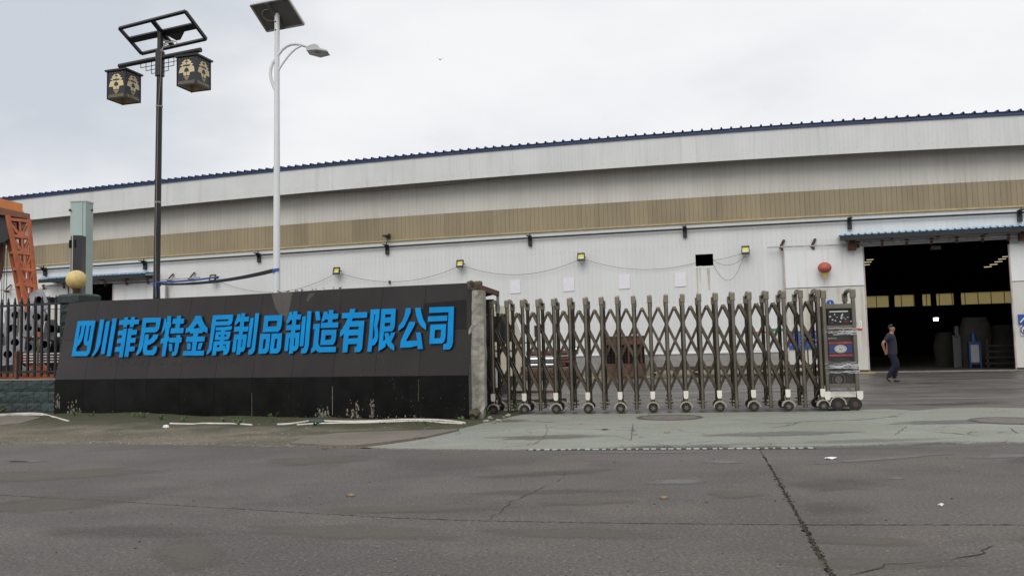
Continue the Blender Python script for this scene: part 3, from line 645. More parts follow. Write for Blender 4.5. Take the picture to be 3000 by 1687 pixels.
# ------------------------------------------------------------------ sliding doors, canopies, rails
def door_leaf(px, name, label):
    (s0, _), (s1, _) = fac(px[0], 900, .2), fac(px[1], 900, .2)
    zt = fac(px[1], px[2], .2)[1]; zm = fac((px[0]+px[1])/2, px[3], .2)[1]
    t = empty(name, W((s0+s1)/2, .2, 0), label, 'door')
    for (za, zb, m_, nm) in ((zm+.015, zt, door_sheet, 'upper_panel'), (.06, zm-.015, door_low, 'lower_panel')):
        b = MB(); k = max(1, round((s1-s0)/(1.9 if nm == 'upper_panel' else .95)))
        for i in range(k):
            a, c_ = lerp(s0, s1, i/k)+.002, lerp(s0, s1, (i+1)/k)-.002
            b = MB(); b.hexa([W(a, .24, za), W(c_, .24, za), W(c_, .18, za), W(a, .18, za), W(a, .24, zb), W(c_, .24, zb), W(c_, .18, zb), W(a, .18, zb)]); b.build(nm, m_, t)
    b = MB(); b.box(W((s0+s1)/2, .2, zm), s1-s0, .05, .035, U, NN); b.build('rail', rust_dark, t)
    for s in (s0, s1):
        b = MB(); b.box(W(s, .21, (zt+.06)/2), .05, .09, zt-.06, U, NN); b.build('edge_frame', M('edge_frame', (0.42, 0.36, 0.34), .5, var=.2, vs=4, streak=(.2, .08, .05), sa=.6), t)
    b = MB(); b.box(W((s0+s1)/2, .21, .09), s1-s0, .1, .06, U, NN); b.build('bottom_frame', rust_dark, t)
    return t
door_leaf((2303, 2537, 722, 841), 'sliding_door', 'white sliding factory door pushed left, with a red lantern on it')
door_leaf((2966, 3220, 703, 820), 'sliding_door', 'white sliding factory door at the right edge with blue signs')
door_leaf((332, 486, 826, 905), 'sliding_door', 'white sliding door behind the black lamp post at left')
door_leaf((120, 200, 838, 905), 'sliding_door', 'white sliding door behind the spiked fence at far left')
def canopy(pa, pb, label, rail_a, rail_b, nbr):
    s0, z0 = fac(*pa, 1.0); s1, z1 = fac(*pb, 1.0)
    t = empty('canopy', W((s0+s1)/2, .1, min(z0, z1)-.6), label, 'canopy')
    b = MB(); xs = []; s = s0
    while s < s1:
        xs += [(s, 0), (s+.14, 0), (s+.16, .035), (s+.20, .035), (s+.22, 0)]; s += .24
    vs = []
    for s, dz in xs:
        z = lerp(z0, z1, (s-s0)/(s1-s0)); vs += [W(s, 1.0, z+dz-.025), W(s, .98, z+dz+.02), W(s, .05, z+dz+.05)]
    b.add(vs, [(3*i+k_, 3*i+3+k_, 3*i+4+k_, 3*i+1+k_) for i in range(len(xs)-1) for k_ in (0, 1)]); r_ = b.build('canopy_sheet', pale_blue, t)
    mo = r_.modifiers.new('t', 'SOLIDIFY'); mo.thickness = .02
    b = MB(); b.hexa([W(s0-.02, .98, z0-.22), W(s1, .98, z1-.22), W(s1, .88, z1-.22), W(s0-.02, .88, z0-.22), W(s0-.02, .98, z0-.05), W(s1, .98, z1-.05), W(s1, .88, z1-.05), W(s0-.02, .88, z0-.05)]); b.build('fascia_beam', black_paint, t)
    for i in range(5):
        s = lerp(s0+.3, s1-.3, i/4); z = lerp(z0, z1, (s-s0)/(s1-s0)); b = MB(); b.beam(W(s, .02, z-.13), W(s, .9, z-.13), .06, .1); b.build('arm', dark_steel, t)
    r0, q0_ = fac(*rail_a, .35); r1, q1_ = fac(*rail_b, .35)
    t2 = empty('door_track', W((r0+r1)/2, .3, q0_), label.replace('canopy', 'door track hung on small brackets').replace('corrugated pale blue', 'rusty'), 'door track')
    b = MB(); b.tube([W(r0, .35, q0_), W(r1, .35, q1_)], .05, 8); b.build('rail', M('track_white', (0.42, 0.40, 0.38), .45, var=.25, vs=3, streak=(.2, .07, .04), sa=.9), t2)
    for i in range(nbr):
        s = lerp(r0+.1, r1-.1, i/(nbr-1)); z = lerp(q0_, q1_, (s-r0)/(r1-r0)); b = MB(); b.box(W(s, .3, z+.03), .14, .26, .06, U, NN); b.box(W(s, .36, z-.05), .09, .07, .26, U, NN); b.build('bracket', rust, t2)
    return t
canopy((2462, 688), (3080, 656), 'corrugated pale blue canopy above the open factory doorway at right', (2505, 713), (3040, 688), 8)
canopy((112, 816), (420, 799), 'corrugated pale blue canopy above the left factory doorway', (124, 838), (440, 821), 6)
for (x, y, lab) in ((2496, 722, 'rust brown box at the left end of the right door track'), (2999, 693, 'rust brown box at the right end of the right door track')):
    s, z = fac(x, y, .5); b = MB(); b.box(W(s, .45, z), .30, .22, .30, U, NN); b.box(W(s+.02, .45, z+.28), .2, .12, .3, U, NN); tag(b.build('rusty_box', rust, bevel=.01), lab, 'box')
for (pa, pb, brs, lab) in (((2248, 725), (2480, 717), (2291, 2383), 'thin steel door rail left of the right canopy'), ((0, 850), (125, 847), (16,), 'thin steel rail at the far left of the wall'), ((440, 822), (585, 813), (493, 556), 'thin steel rail with two raised brackets beside the black lamp post')):
    s0, z0 = fac(*pa, .3); s1, z1 = fac(*pb, .3); t = empty('door_rail', W(s0, .3, z0), lab, 'rail')
    b = MB(); b.beam(W(s0, .3, z0), W(s1, .3, z1), .04, .06); b.build('rail', M('rail_grey', (.36, .34, .31), .5, var=.3, vs=3), t)
    for x in brs:
        s, _ = fac(x, pa[1], .3); z = lerp(z0, z1, (s-s0)/(s1-s0)); b = MB(); b.beam(W(s-.08, .3, z-.05), W(s+.1, .05, z+.3), .09, .06); b.box(W(s, .2, z-.05), .1, .2, .16, U, NN); b.build('bracket', rust_dark, t)
# red lantern on the door
s, z = fac(2416, 784, .6); c_ = W(s, .55, z); t = empty('red_lantern', c_, 'faded red round lantern with yellow tassel hanging on the white door', 'lantern')
b = MB(); k, m_ = 48, 14; vs = [c_+Z*.215]
for j in range(1, m_):
    th = math.pi*j/m_
    for i in range(k):
        a = 2*math.pi*i/k; r = .245*math.sin(th)*(1+.06*abs(math.cos(a*9))); vs.append(c_+V((r*math.cos(a), r*math.sin(a), .215*math.cos(th))))
vs.append(c_-Z*.215); fs = [(0, 1+i, 1+(i+1) % k) for i in range(k)]
for j in range(m_-2):
    for i in range(k): a = 1+j*k+i; c2 = 1+j*k+(i+1) % k; fs.append((a, a+k, c2+k, c2))
fs += [(1+(m_-2)*k+i, len(vs)-1, 1+(m_-2)*k+(i+1) % k) for i in range(k)]
b.add(vs, fs); b.build('shade', lantern_red, t, smooth=True)
b = MB(); b.cyl(c_-Z*.195, c_-Z*.255, .085, n=16); b.build('base_ring', tassel, t); b = MB()
for i in range(26):
    a = 2*math.pi*i/26; b.cyl(c_+V((.06*math.cos(a), .06*math.sin(a), -.23)), c_+V((.075*math.cos(a), .075*math.sin(a), -.40)), .007, n=5)
b.build('tassel', tassel, t); b = MB(); b.cyl(c_+Z*.18, c_+Z*.22, .08, n=16); b.build('top_ring', tassel, t)
# floodlights
def flood(loc):
    t = empty('floodlight', loc); c_ = V(loc)
    up = (Z*.93+NN*-.05+NN*.37).normalized(); up = (Z*.95-NN*.30).normalized(); fw = (NN*.95-Z*-.30*-1).normalized(); fw = U.cross(up).normalized()
    if fw.dot(NN) < 0: fw = -fw
    b = MB(); wd, hg = .29, .31
    for (cx, cz, sx, sz) in ((-wd/2, 0, .03, hg), (wd/2, 0, .03, hg), (0, hg/2, wd+.03, .03), (0, -hg/2+.02, wd+.03, .075)):
        b.box(c_+U*cx+up*cz+fw*.03, sx, .09, sz, U, fw, up)
    b.build('housing', dark_steel, t)
    b = MB(); b.box(c_+up*.045, wd-.03, .04, hg-.12, U, fw, up); b.build('led_panel', led_yellow, t)
    b = MB(); b.box(c_+up*-.085+fw*.02, wd-.03, .04, .055, U, fw, up); b.build('reflector', led_glass, t)
    b = MB(); b.box(c_-fw*.07, wd*.8, .08, hg*.8, U, fw, up); b.beam(c_-fw*.02-U*.16, c_-U*.16-NN*.2, .02, .04); b.beam(c_+U*.16, c_+U*.16-NN*.2, .02, .04); b.build('back_bracket', dark_steel, t)
    lp = [c_-up*.17-U*.12]+[c_-up*(.17+.13*math.sin(math.pi*i/10))+U*(-.12+.26*i/10)-NN*.1 for i in range(1, 10)]+[c_-up*.15+U*.14]
    b = MB(); b.tube(lp, .006, 5); b.build('cable_loop', cable_m, t); return t
FL = [(622, 815), (985, 794), (1347, 773), (1702, 753), (2184, 733)]
lab = ['dark floodlight above the blue strap, leftmost on the white wall', 'dark floodlight right of the white lamp pole, above the black sign', 'dark floodlight above the right end of the black sign wall', 'dark floodlight above the middle of the white wall sheets', 'dark floodlight between the square wall hole and the sliding door']
proto = None; flp = []
for i, (x, y) in enumerate(FL):
    s, z = fac(x, y, .35); p = W(s, .3, z); flp.append(p)
    if proto is None: proto = flood(p); o = proto
    else: o = copy_tree(proto, None, p)
    tag(o, lab[i], 'floodlight', 'floodlights along the factory wall')
def sag(a, c_, d, n=24): return [a.lerp(c_, i/n)-Z*(4*d*(i/n)*(1-i/n)) for i in range(n+1)]
cabs = [(0, 1, 1.15), (1, 2, .85), (2, 3, .80)]
cl = ['thin cable sagging between the first two floodlights at left', 'thin cable sagging from floodlight to floodlight above the black sign', 'thin cable sagging between the two middle floodlights']
for (i, j, d), lb in zip(cabs, cl):
    b = MB(); b.tube(sag(flp[i]-Z*.1+U*.15-NN*.15, flp[j]-Z*.1-U*.15-NN*.15, d*.62), .0085, 5); tag(b.build('cable', cable_m), lb, 'cable', 'cables between the floodlights')
he = W(hole[1], .1, lerp(hole[2], hole[3], .45)); hs = W(hole[0], .06, lerp(hole[2], hole[3], .3))
for a, c_, d, lb in ((flp[3]-Z*.1+U*.15-NN*.15, hs, .35, 'thin cable from the middle floodlight to the square hole'), (he, flp[4]-Z*.12-U*.15, .04, 'upper cable between the square hole and its floodlight'), (he, flp[4]-Z*.2, .3, 'drooping cable right of the square hole'),
                     (he-Z*.15, flp[4]-Z*.3-U*.1, .8, 'deepest hanging loop of pale cable right of the square hole')):
    b = MB(); b.tube(sag(a, c_, d), .007, 5); tag(b.build('cable', cable_m), lb, 'cable', 'cables near the square hole')
s0, z0 = fac(830, 564, .6); s1, z1 = fac(1600, 516, .6); b = MB(); b.tube([W(lerp(s0, s1, t), .4, lerp(z0, fac(1600, 500, .4)[1], t)-.55*4*t*(1-t)*.5) for t in np.linspace(0, 1, 24)], .008, 5)
tag(b.build('cable', cable_m), 'thin wire sagging under the eave over the upper wall', 'cable')
# paper sheets
for i, (x0, y0, x1, y1, lb) in enumerate(((1495, 821, 1525.5, 860, 'pale paper sheet on the wall, leftmost, nearest the sign wall pillar'), (1651, 814.7, 1683, 854, 'pale paper sheet on the wall, left of the middle floodlight'), (1813, 807, 1846, 847, 'pale paper sheet on the wall, right of the middle floodlight'), (1977.5, 800.5, 2011, 840.5, 'pale paper sheet on the wall, nearest the square hole'))):
    P = [fac(x0, y1), fac(x1, y1-2), fac(x1, y0-1), fac(x0, y0)]
    b = MB(); b.prism([[W(s, .012, z) for s, z in P]], NN*.02); tag(b.build('paper_sheet', paper), lb, 'sheet', 'pale sheets fixed to the factory wall')
# notice boards
def board(x0, y0, x1, y1, head, body, nl, label, cat='notice board', off=.05, hf=.09):
    P = [fac(x0, y1, off), fac(x1, y1, off), fac(x1, y0, off), fac(x0, y0, off)]
    s0, s1, z0, z1 = P[0][0], P[1][0], P[0][1], P[3][1]
    t = empty('notice_board', W((s0+s1)/2, off, z0), label, cat)
    b = MB(); b.box(W((s0+s1)/2, off, (z0+z1)/2), s1-s0, .03, z1-z0, U, NN); b.build('board', body, t)
    h_ = (z1-z0)*hf
    b = MB(); b.box(W((s0+s1)/2, off+.018, z1-h_/2-.005), s1-s0-.01, .008, h_, U, NN); b.build('header', head, t)
    if nl:
        b = MB()
        for c_ in range(max(1, round((s1-s0)/.45))):
            k = max(1, round((s1-s0)/.45)); a0 = s0+(s1-s0)*(c_+.1)/k; a1 = s0+(s1-s0)*(c_+.85)/k
            for i in range(nl):
                z = lerp(z1-h_-.06, z0+.05, i/nl); e_ = lerp(a0, a1, random.uniform(.7, 1)); b.box(W((a0+e_)/2, off+.017, z), e_-a0, .004, .012, U, NN)
        b.build('text_lines', grey_p if body is white_p else white_p, t)
    return t
board(2180, 972, 2252, 1027, red_p, white_p, 13, 'white notice board with red heading behind the gate lattice')
board(2262, 962, 2303, 1026, green_p, white_p, 13, 'white notice board with green heading behind the gate', hf=.13)
board(2312, 970, 2400, 1023, blue_p, blue_p, 4, 'blue notice board on the white sliding door behind the gate end', 'notice board', .28)
t = board(2984, 921, 3040, 951, blue_p, blue_p, 0, 'blue sign with white arrow and letters on the right door', 'sign', .28, .12)
s0, z0 = fac(2990, 938, .3)
b = MB(); b.beam(W(s0-.02, .31, z0-.08), W(s0+.14, .31, z0+.10), .012, .04); b.box(W(s0+.32, .31, z0+.06), .2, .01, .12, U, NN); b.box(W(s0+.34, .31, z0-.12), .2, .01, .12, U, NN); b.build('lettering', white_p, t)
t = board(2991, 954, 3040, 982, white_p, white_p, 0, 'white sign with purple ring emblem on the right door', 'sign', .28, .12)
s0, z0 = fac(3006, 966, .3); b = MB()
for i in range(24):
    a, c2 = 2*math.pi*i/24, 2*math.pi*(i+1)/24
    b.beam(W(s0+.17*math.cos(a), .31, z0+.17*math.sin(a)), W(s0+.17*math.cos(c2), .31, z0+.17*math.sin(c2)), .01, .035)
b.box(W(s0, .31, z0-.04), .2, .01, .12, U, NN); b.build('ring_emblem', purple_p, t)
# round number plates
def disc_sign(px, py, r, mat, label, txt, tm):
    s, z = fac(px, py, .26); t = empty('number_plate', W(s, .26, z), label, 'sign')
    b = MB(); b.cyl(W(s, .25, z), W(s, .275, z), r, n=24); b.build('plate', mat, t)
    glyph(t, W(s, .28, z), U, Z, NN, txt, r*1.35, tm); return t
def glyph(parent, c_, ex, ez, en, txt, size, mat, outline=0.0, name='lettering', depth=.004, space=1.0):
    cu = bpy.data.curves.new(name, 'FONT'); cu.body = txt; cu.size = size; cu.align_x = 'CENTER'; cu.align_y = 'CENTER'; cu.space_character = space
    if outline: cu.fill_mode = 'NONE'; cu.bevel_depth = outline; cu.bevel_resolution = 0
    else: cu.extrude = depth
    cu.resolution_u = 3
    tmp = bpy.data.objects.new(name, cu); col.objects.link(tmp); dg = bpy.context.evaluated_depsgraph_get()
    me = bpy.data.meshes.new_from_object(tmp.evaluated_get(dg)); bpy.data.objects.remove(tmp)
    B = Matrix((ex, ez, en)).transposed(); base = origin(parent)
    me.transform(B.to_4x4()); me.transform(Matrix.Translation(c_-base)); me.materials.clear(); me.materials.append(mat)
    o = bpy.data.objects.new(name, me); col.objects.link(o); o.parent = parent; return o
disc_sign(2432, 889, .145, blue_p, 'round blue number plate reading 1 above the gate motor', '1', white_p)
s, z = fac(2512, 953, .26); t = empty('number_sign', W(s, .26, z), 'white sign with circled 5 and red strip beside the doorway', 'sign')
b = MB(); b.box(W(s, .26, z), .34, .02, .36, U, NN); b.build('plate', white_p, t)
b = MB(); b.box(W(s, .274, z-.145), .33, .008, .07, U, NN); b.build('red_strip', red_p, t)
b = MB()
for i in range(24):
    a, c2 = 2*math.pi*i/24, 2*math.pi*(i+1)/24; b.beam(W(s+.12*math.cos(a), .275, z+.04+.12*math.sin(a)), W(s+.12*math.cos(c2), .275, z+.04+.12*math.sin(c2)), .01, .012)
b.build('ring', grey_p, t); glyph(t, W(s, .276, z+.04), U, Z, NN, '5', .2, grey_p)

# ------------------------------------------------------------------ things inside the doorway
s, z = fac(2742, 935, -14); b = MB(); b.box(W(s, -14, z), .22, .1, .16, U, NN); tag(b.build('work_lamp', white_lit), 'bright white lamp glowing inside the dark hall', 'lamp')
s, z = fac(2947, 958, -14); b = MB(); b.box(W(s, -14, z), .2, .06, .035, U, NN); tag(b.build('work_lamp', white_lit), 'small flat lit lamp inside the hall near the right door', 'lamp')
k = 0
for (x, y) in ((2549, 761), (2543, 768), (2538, 776), (2948, 752), (2936, 759), (2925, 767), (2911, 775), (2894, 782)):  # bright skylight strips of the roof, built as glowing bars
    s, z = fac(x, y, -20); b = MB(); b.beam(W(s-.2, -20, z), W(s+.2, -20, z+.01), .08, .04)
    tag(b.build('skylight_strip', skylight_glow), 'dim glowing skylight strip in the hall roof, '+('left row' if x < 2700 else 'right row')+(', in the group of three' if x < 2700 else ', in the diagonal of five'), 'lamp', 'skylight strips at the left' if x < 2700 else 'skylight strips at the right')
s, z = fac(2741, 726, -1.0); b = MB(); b.box(W(s, -1.0, z), .36, .2, .14, U, NN); tag(b.build('lamp_box', M('dim_white', (.12, .12, .11), .5)), 'dull white lamp housing under the doorway lintel', 'lamp')
# blue framed cabinet
s0, z0 = fac(2845, 1079, -3); s1, _ = fac(2873, 1079, -3); _, z1 = fac(2860, 1032, -3); t = empty('cabinet', W((s0+s1)/2, -3, 0), 'blue framed cabinet with a white front inside the doorway', 'cabinet')
hh = 1.0; wd = (s1-s0)*1.1; cs = (s0+s1)/2
b = MB(); b.box(W(cs, -3, .62), wd*.8, .02, .74, U, NN); b.build('front_panel', M('cab_white', (.25, .255, .27), .5), t)
b = MB()
for a in (-.5, .5):
    b.box(W(cs+a*wd, -3.1, .55), .06, .3, 1.1, U, NN)
b.box(W(cs, -3.1, 1.05), wd, .3, .1, U, NN); b.box(W(cs, -3.1, .2), wd, .3, .06, U, NN); b.build('frame', M('cab_blue', (.006, .03, .12), .5), t)
b = MB(); b.cyl(W(cs, -3.1, 1.1), W(cs, -3.1, 1.45), .13, .10, 12); b.build('drum', M('cab_blue', (0, 0, 0)), t)
def tarp_pile(cx, w_, h_, off, label, sd):
    b = MB(); n, m_ = 18, 12; c0 = fac(cx, 1050, off)[0]; vs = []
    for j in range(m_+1):
        for i in range(n):
            a = 2*math.pi*i/n; zz = h_*j/m_; k = (1-.25*(j/m_)**3)*(1+.18*noise.noise(V((math.cos(a)*1.5+sd, math.sin(a)*1.5, zz*1.5))))
            vs.append(W(c0+w_*k*math.cos(a), off+.5*w_*k*math.sin(a), zz+.02))
    b.add(vs, [(j*n+i, j*n+(i+1) % n, (j+1)*n+(i+1) % n, (j+1)*n+i) for j in range(m_) for i in range(n)]+[tuple(range(m_*n, m_*n+n))])
    return tag(b.build('covered_pile', tarp, smooth=True), label, 'pile')
tarp_pile(2862, .62, 2.1, -4.2, 'tall grey tarpaulin covered pile inside the hall behind the cabinet', 1)
tarp_pile(2945, .55, 1.75, -5, 'grey covered pile inside the hall at the right door', 5)
tarp_pile(2770, .45, 1.5, -6, 'dark covered pile inside the hall left of the cabinet', 9)
s = fac(2802, 1000, -4)[0]; b = MB(); b.box(W(s, -4, 1.55), .14, .3, .42, U, NN); b.box(W(s, -4.1, .7), .3, .3, 1.35, U, NN); tag(b.build('machine', M('mach', (.05, .052, .055), .5)), 'pale narrow machine head inside the dark hall', 'machine')
b = MB(); s = fac(2950, 1060, -3)[0]
for i in range(4): b.beam(W(s-.8, -3, .2+.24*i), W(s+1.6, -3, .2+.24*i), .1, .07)
for a in (-.7, .6): b.box(W(s+a, -3, .6), .08, .1, 1.2, U, NN)
tag(b.build('steel_rack', M('rack', (.02, .012, .012), .6)), 'low dark rack of steel bars inside the hall at right', 'rack')

# ------------------------------------------------------------------ stuff in the yard behind the gate
def yp(px, off): return fac(px, 1000, off)[0]
# rusty open crate with wire mesh
s0, s1 = yp(1764, 2.0), yp(1880, 2.0); c0 = (s0+s1)/2; wd = s1-s0; zt = fac(1820, 984, 2.0)[1]; t = empty('steel_crate', W(c0, 2.0, 0), 'rusty steel stillage with dark wire mesh windows behind the gate', 'crate')
b = MB(); b.box(W(c0, 1.5, .30), wd, 1.0, .5, U, NN); b.build('lower_box', rust, t)
zz0, zz1 = .56, zt-.35
b = MB(); b.box(W(c0, 1.25, (zz0+zz1)/2), wd, .1, zz1-zz0, U, NN); b.build('back_plate', interior, t)
for a in (-.5, -.17, .17, .5):
    b = MB(); b.box(W(c0+a*(wd-.07), 1.98, (zz0+zz1)/2), .07, .06, zz1-zz0, U, NN); b.build('upright', rust_dark, t)
b = MB(); b.box(W(c0, 1.5, zz1+.15), wd, 1.0, .3, U, NN); b.build('top_box', rust, t)
b = MB(); b.box(W(c0, 1.6, zt-.03), wd+.1, .9, .05, U, NN); b.build('lid', rust_dark, t)
b = MB(); n = 12
for i in range(n+1): b.beam(W(lerp(s0, s1, i/n), 1.99, zz0), W(lerp(s0, s1, i/n), 1.99, zz1), .008, .008)
for i in range(6): z = lerp(zz0, zz1, i/6); b.beam(W(s0, 1.99, z), W(s1, 1.99, z), .008, .008)
b.build('wire_mesh', rust_dark, t)
# stack of pipes
kk = 0
for j in range(5):
    for i in range(3):
        s0, s1 = yp(1537+random.uniform(-6, 8), 2.6), yp(1672+random.uniform(-22, 20), 2.6)
        z = .12+j*.235; off = 2.6-i*.26+(.13 if j % 2 else 0); sil = (j in (2, 3) and i == 0) or (j == 4 and i == 1)
        if j == 4 and i == 2: continue
        if sil: s1 = yp(1635, 2.6)
        b = MB(); r = .105; b.tube([W(s0, off, z), W(s1, off, z)], r, 14); o = b.build('steel_pipe', chrome if sil else rust, smooth=True)
        tag(o, ('bright silver pipe lying in the pipe stack behind the gate, '+('upper' if j > 3 else 'middle' if j == 3 else 'lower')) if sil else ('nearest ', 'second ', 'rearmost ')[i]+'rusty pipe in the stack behind the gate, '+('bottom layer', 'second layer from the ground', 'middle layer behind silver', 'fourth layer', 'top layer')[j], 'pipe', 'silver pipes' if sil else 'rusty pipes in the stack')
s = yp(1652, 2.7); b = MB(); b.tube([W(s, 2.3, 1.15), W(s+.5, 2.3, 1.15)], .16, 16); tag(b.build('pipe_flange', chrome, smooth=True), 'short shiny wide pipe on top of the pipe stack', 'pipe')
# long low trailer beam and yellow kerb
s0, s1 = yp(1905, 1.5), yp(2440, 1.5); t = empty('low_trailer', W((s0+s1)/2, 1.5, 0), 'long low rust brown trailer bed standing along the block wall', 'trailer')
b = MB(); b.box(W((s0+s1)/2, 1.5, .34), s1-s0, .8, .12, U, NN); b.build('bed', rust_dark, t)
for i in range(9):
    s = lerp(s0+.1, s1-.1, i/8); b = MB(); b.box(W(s, 1.6, .14), .12, .5, .28, U, NN); b.build('leg', rust_dark, t)
b = MB(); b.box(W((s0+s1)/2, 1.95, .2), s1-s0, .05, .05, U, NN); b.build('side_rail', M('pale_rail', (.32, .27, .18), .6, var=.2), t)
for px in (2056, 2410, 2365):
    s = yp(px, 1.6); h = {2056: 1.2, 2410: .8, 2365: .8}[px]; b = MB(); b.box(W(s, 1.6, .4+h/2-.1), .05, .05, h, U, NN); b.build('stake', rust_dark, t)
s0, s1 = yp(1700, 1.0), yp(2560, .9); b = MB(); b.hexa([W(s0, 2.1, 0), W(s1, .9, 0), W(s1, .75, 0), W(s0, 1.95, 0), W(s0, 2.1, .07), W(s1, .9, .07), W(s1, .75, .07), W(s0, 1.95, .07)])
tag(b.build('kerb', M('yellow_kerb', (.36, .30, .13), .8, var=.3, vs=4)), kind='structure')
# lines in yard
for k, (x0, y0, x1, y1, wd, m_) in enumerate(((1500, 1180, 3100, 1163, .05, M('yard_line', (.27, .24, .2), .8)), (1400, 1171, 1620, 1169, .07, rust_dark))):
    a, c_ = gz(x0, y0, -.006), gz(x1, y1, -.006); b = MB(); b.beam(a, c_, wd, .006); tag(b.build('ground_line', m_), kind='structure')
a, c_ = gz(1460, 1152), gz(1640, 1149); b = MB(); b.beam(a+Z*.03, c_+Z*.03, .07, .06); tag(b.build('steel_bar', rust), 'rusty bar lying on the yard behind the gate, farther', 'bar')
a, c_ = gz(1462, 1179), gz(1638, 1176); b = MB(); b.beam(a+Z*.03, c_+Z*.03, .09, .07); b.box(c_+Z*.04, .35, .2, .08); tag(b.build('steel_bar', rust_dark), 'dark bar with square end lying on the yard behind the gate', 'bar')
# truck cab
TY = 23.6; p0 = at(1536, 1150, TY); tx = p0.x
t = empty('truck', (tx-1.3, TY, 0), 'cream truck cab parked behind the black sign wall', 'truck')
b = MB(); pr_ = [(-2.2, .55), (-.05, .55), (0, .75), (-.02, 1.5), (-.30, 2.35), (-.42, 2.48), (-2.2, 2.5)]
b.prism([[V((tx+a, TY, z)) for a, z in pr_]], (0, 1.9, 0)); b.build('cab', truck_cream, t, bevel=.03)
b = MB(); b.prism([[V((tx+a, TY-.012, z)) for a, z in ((-1.1, 1.5), (-.22, 1.5), (-.42, 2.2), (-1.1, 2.2))]], (0, .01, 0)); b.build('side_window', window_dark, t)
b = MB(); b.add([(tx-.005, TY+.1, 1.55), (tx-.005, TY+1.8, 1.55), (tx-.265, TY+1.8, 2.32), (tx-.265, TY+.1, 2.32)], [(0, 1, 2, 3)]); b.build('windscreen', window_dark, t)
for px_ in (-.75,):
    b = MB(); b.cyl((tx+px_, TY+.02, .48), (tx+px_, TY+.3, .48), .48, n=24); b.build('wheel', rubber, t); b = MB(); b.cyl((tx+px_, TY-.01, .48), (tx+px_, TY+.05, .48), .24, n=16); b.build('hub', galv, t)
b = MB(); b.tube([(tx-.1, TY, 1.45), (tx+.15, TY-.1, 1.45), (tx+.3, TY-.1, 1.42)], .018, 6); b.build('mirror_arm', dark_steel, t)
mc = at(1569, 970, TY-.1); b = MB(); b.box(mc, .07, .12, .32); b.build('mirror', dark_steel, t, bevel=.02)
b = MB(); b.beam((tx-.02, TY-.02, .7), (tx-.02, TY+1.9, .7), .12, .2); b.build('bumper', dark_steel, t)
b = MB(); b.box((tx-.72, TY-.02, 1.25), .9, .02, .03); b.box((tx-.28, TY-.02, 1.0), .02, .02, .9); b.box((tx-1.18, TY-.02, 1.5), .02, .02, 1.6); b.box((tx-.95, TY-.02, 1.32), .14, .03, .03); b.build('door_trim', rust_dark, t)
b = MB()
for i in range(7): b.box((tx-1.02+.03, TY-.012, .95+.07*i), .5, .015, .02)
b.build('louvre', M('louvre', (.2, .19, .15), .5), t)

# ------------------------------------------------------------------ retractable gate
G0 = gz(1447, 1213); G1 = gz(2412, 1202); GE = (G1-G0).normalized(); GN = V((GE.y, -GE.x, 0))
def GP(s, off, z): return G0+GE*s+GN*off+Z*z          # off > 0 towards camera
def gat(px, py, off=0):
    p = hit(px, py, G0+GN*off, GN); return (p-G0).dot(GE), p.z
topx = [1443.7, 1490.4, 1540.9, 1589, 1637, 1686, 1736, 1783, 1831, 1878.6, 1925.7, 1973, 2021, 2067, 2114.8, 2161, 2208, 2254.5, 2301.5, 2348.6, 2395]
botx = [1447, 1496, 1543.5, 1596, 1643, 1693.5, 1741.6, 1791, 1839.6, 1888, 1936.5, 1984, 2031, 2079, 2126, 2172.5, 2220, 2267, 2315, 2361, 2412]
NPOST = 21; SP = (G1-G0).length/20
H0 = gat(1447, 881.6)[1]; H1 = gat(2398, 848)[1]; GD = .70
gate = empty('retractable_gate', GP(SP*10, -GD/2, 0), 'closed bronze steel folding lattice gate on wheels between sign wall and motor unit', 'gate')
def cap_post(zt, row_):
    b = MB(); b.cyl((0, 0, .12 if row_ else .12), (0, 0, zt-.15), .036, n=14); return b
HM = (H0+H1)/2
m_post_w = MB().cyl((0, 0, .16), (0, 0, 1), .037, n=14); m_post_p = MB().cyl((0, 0, .05), (0, 0, 1), .037, n=14)
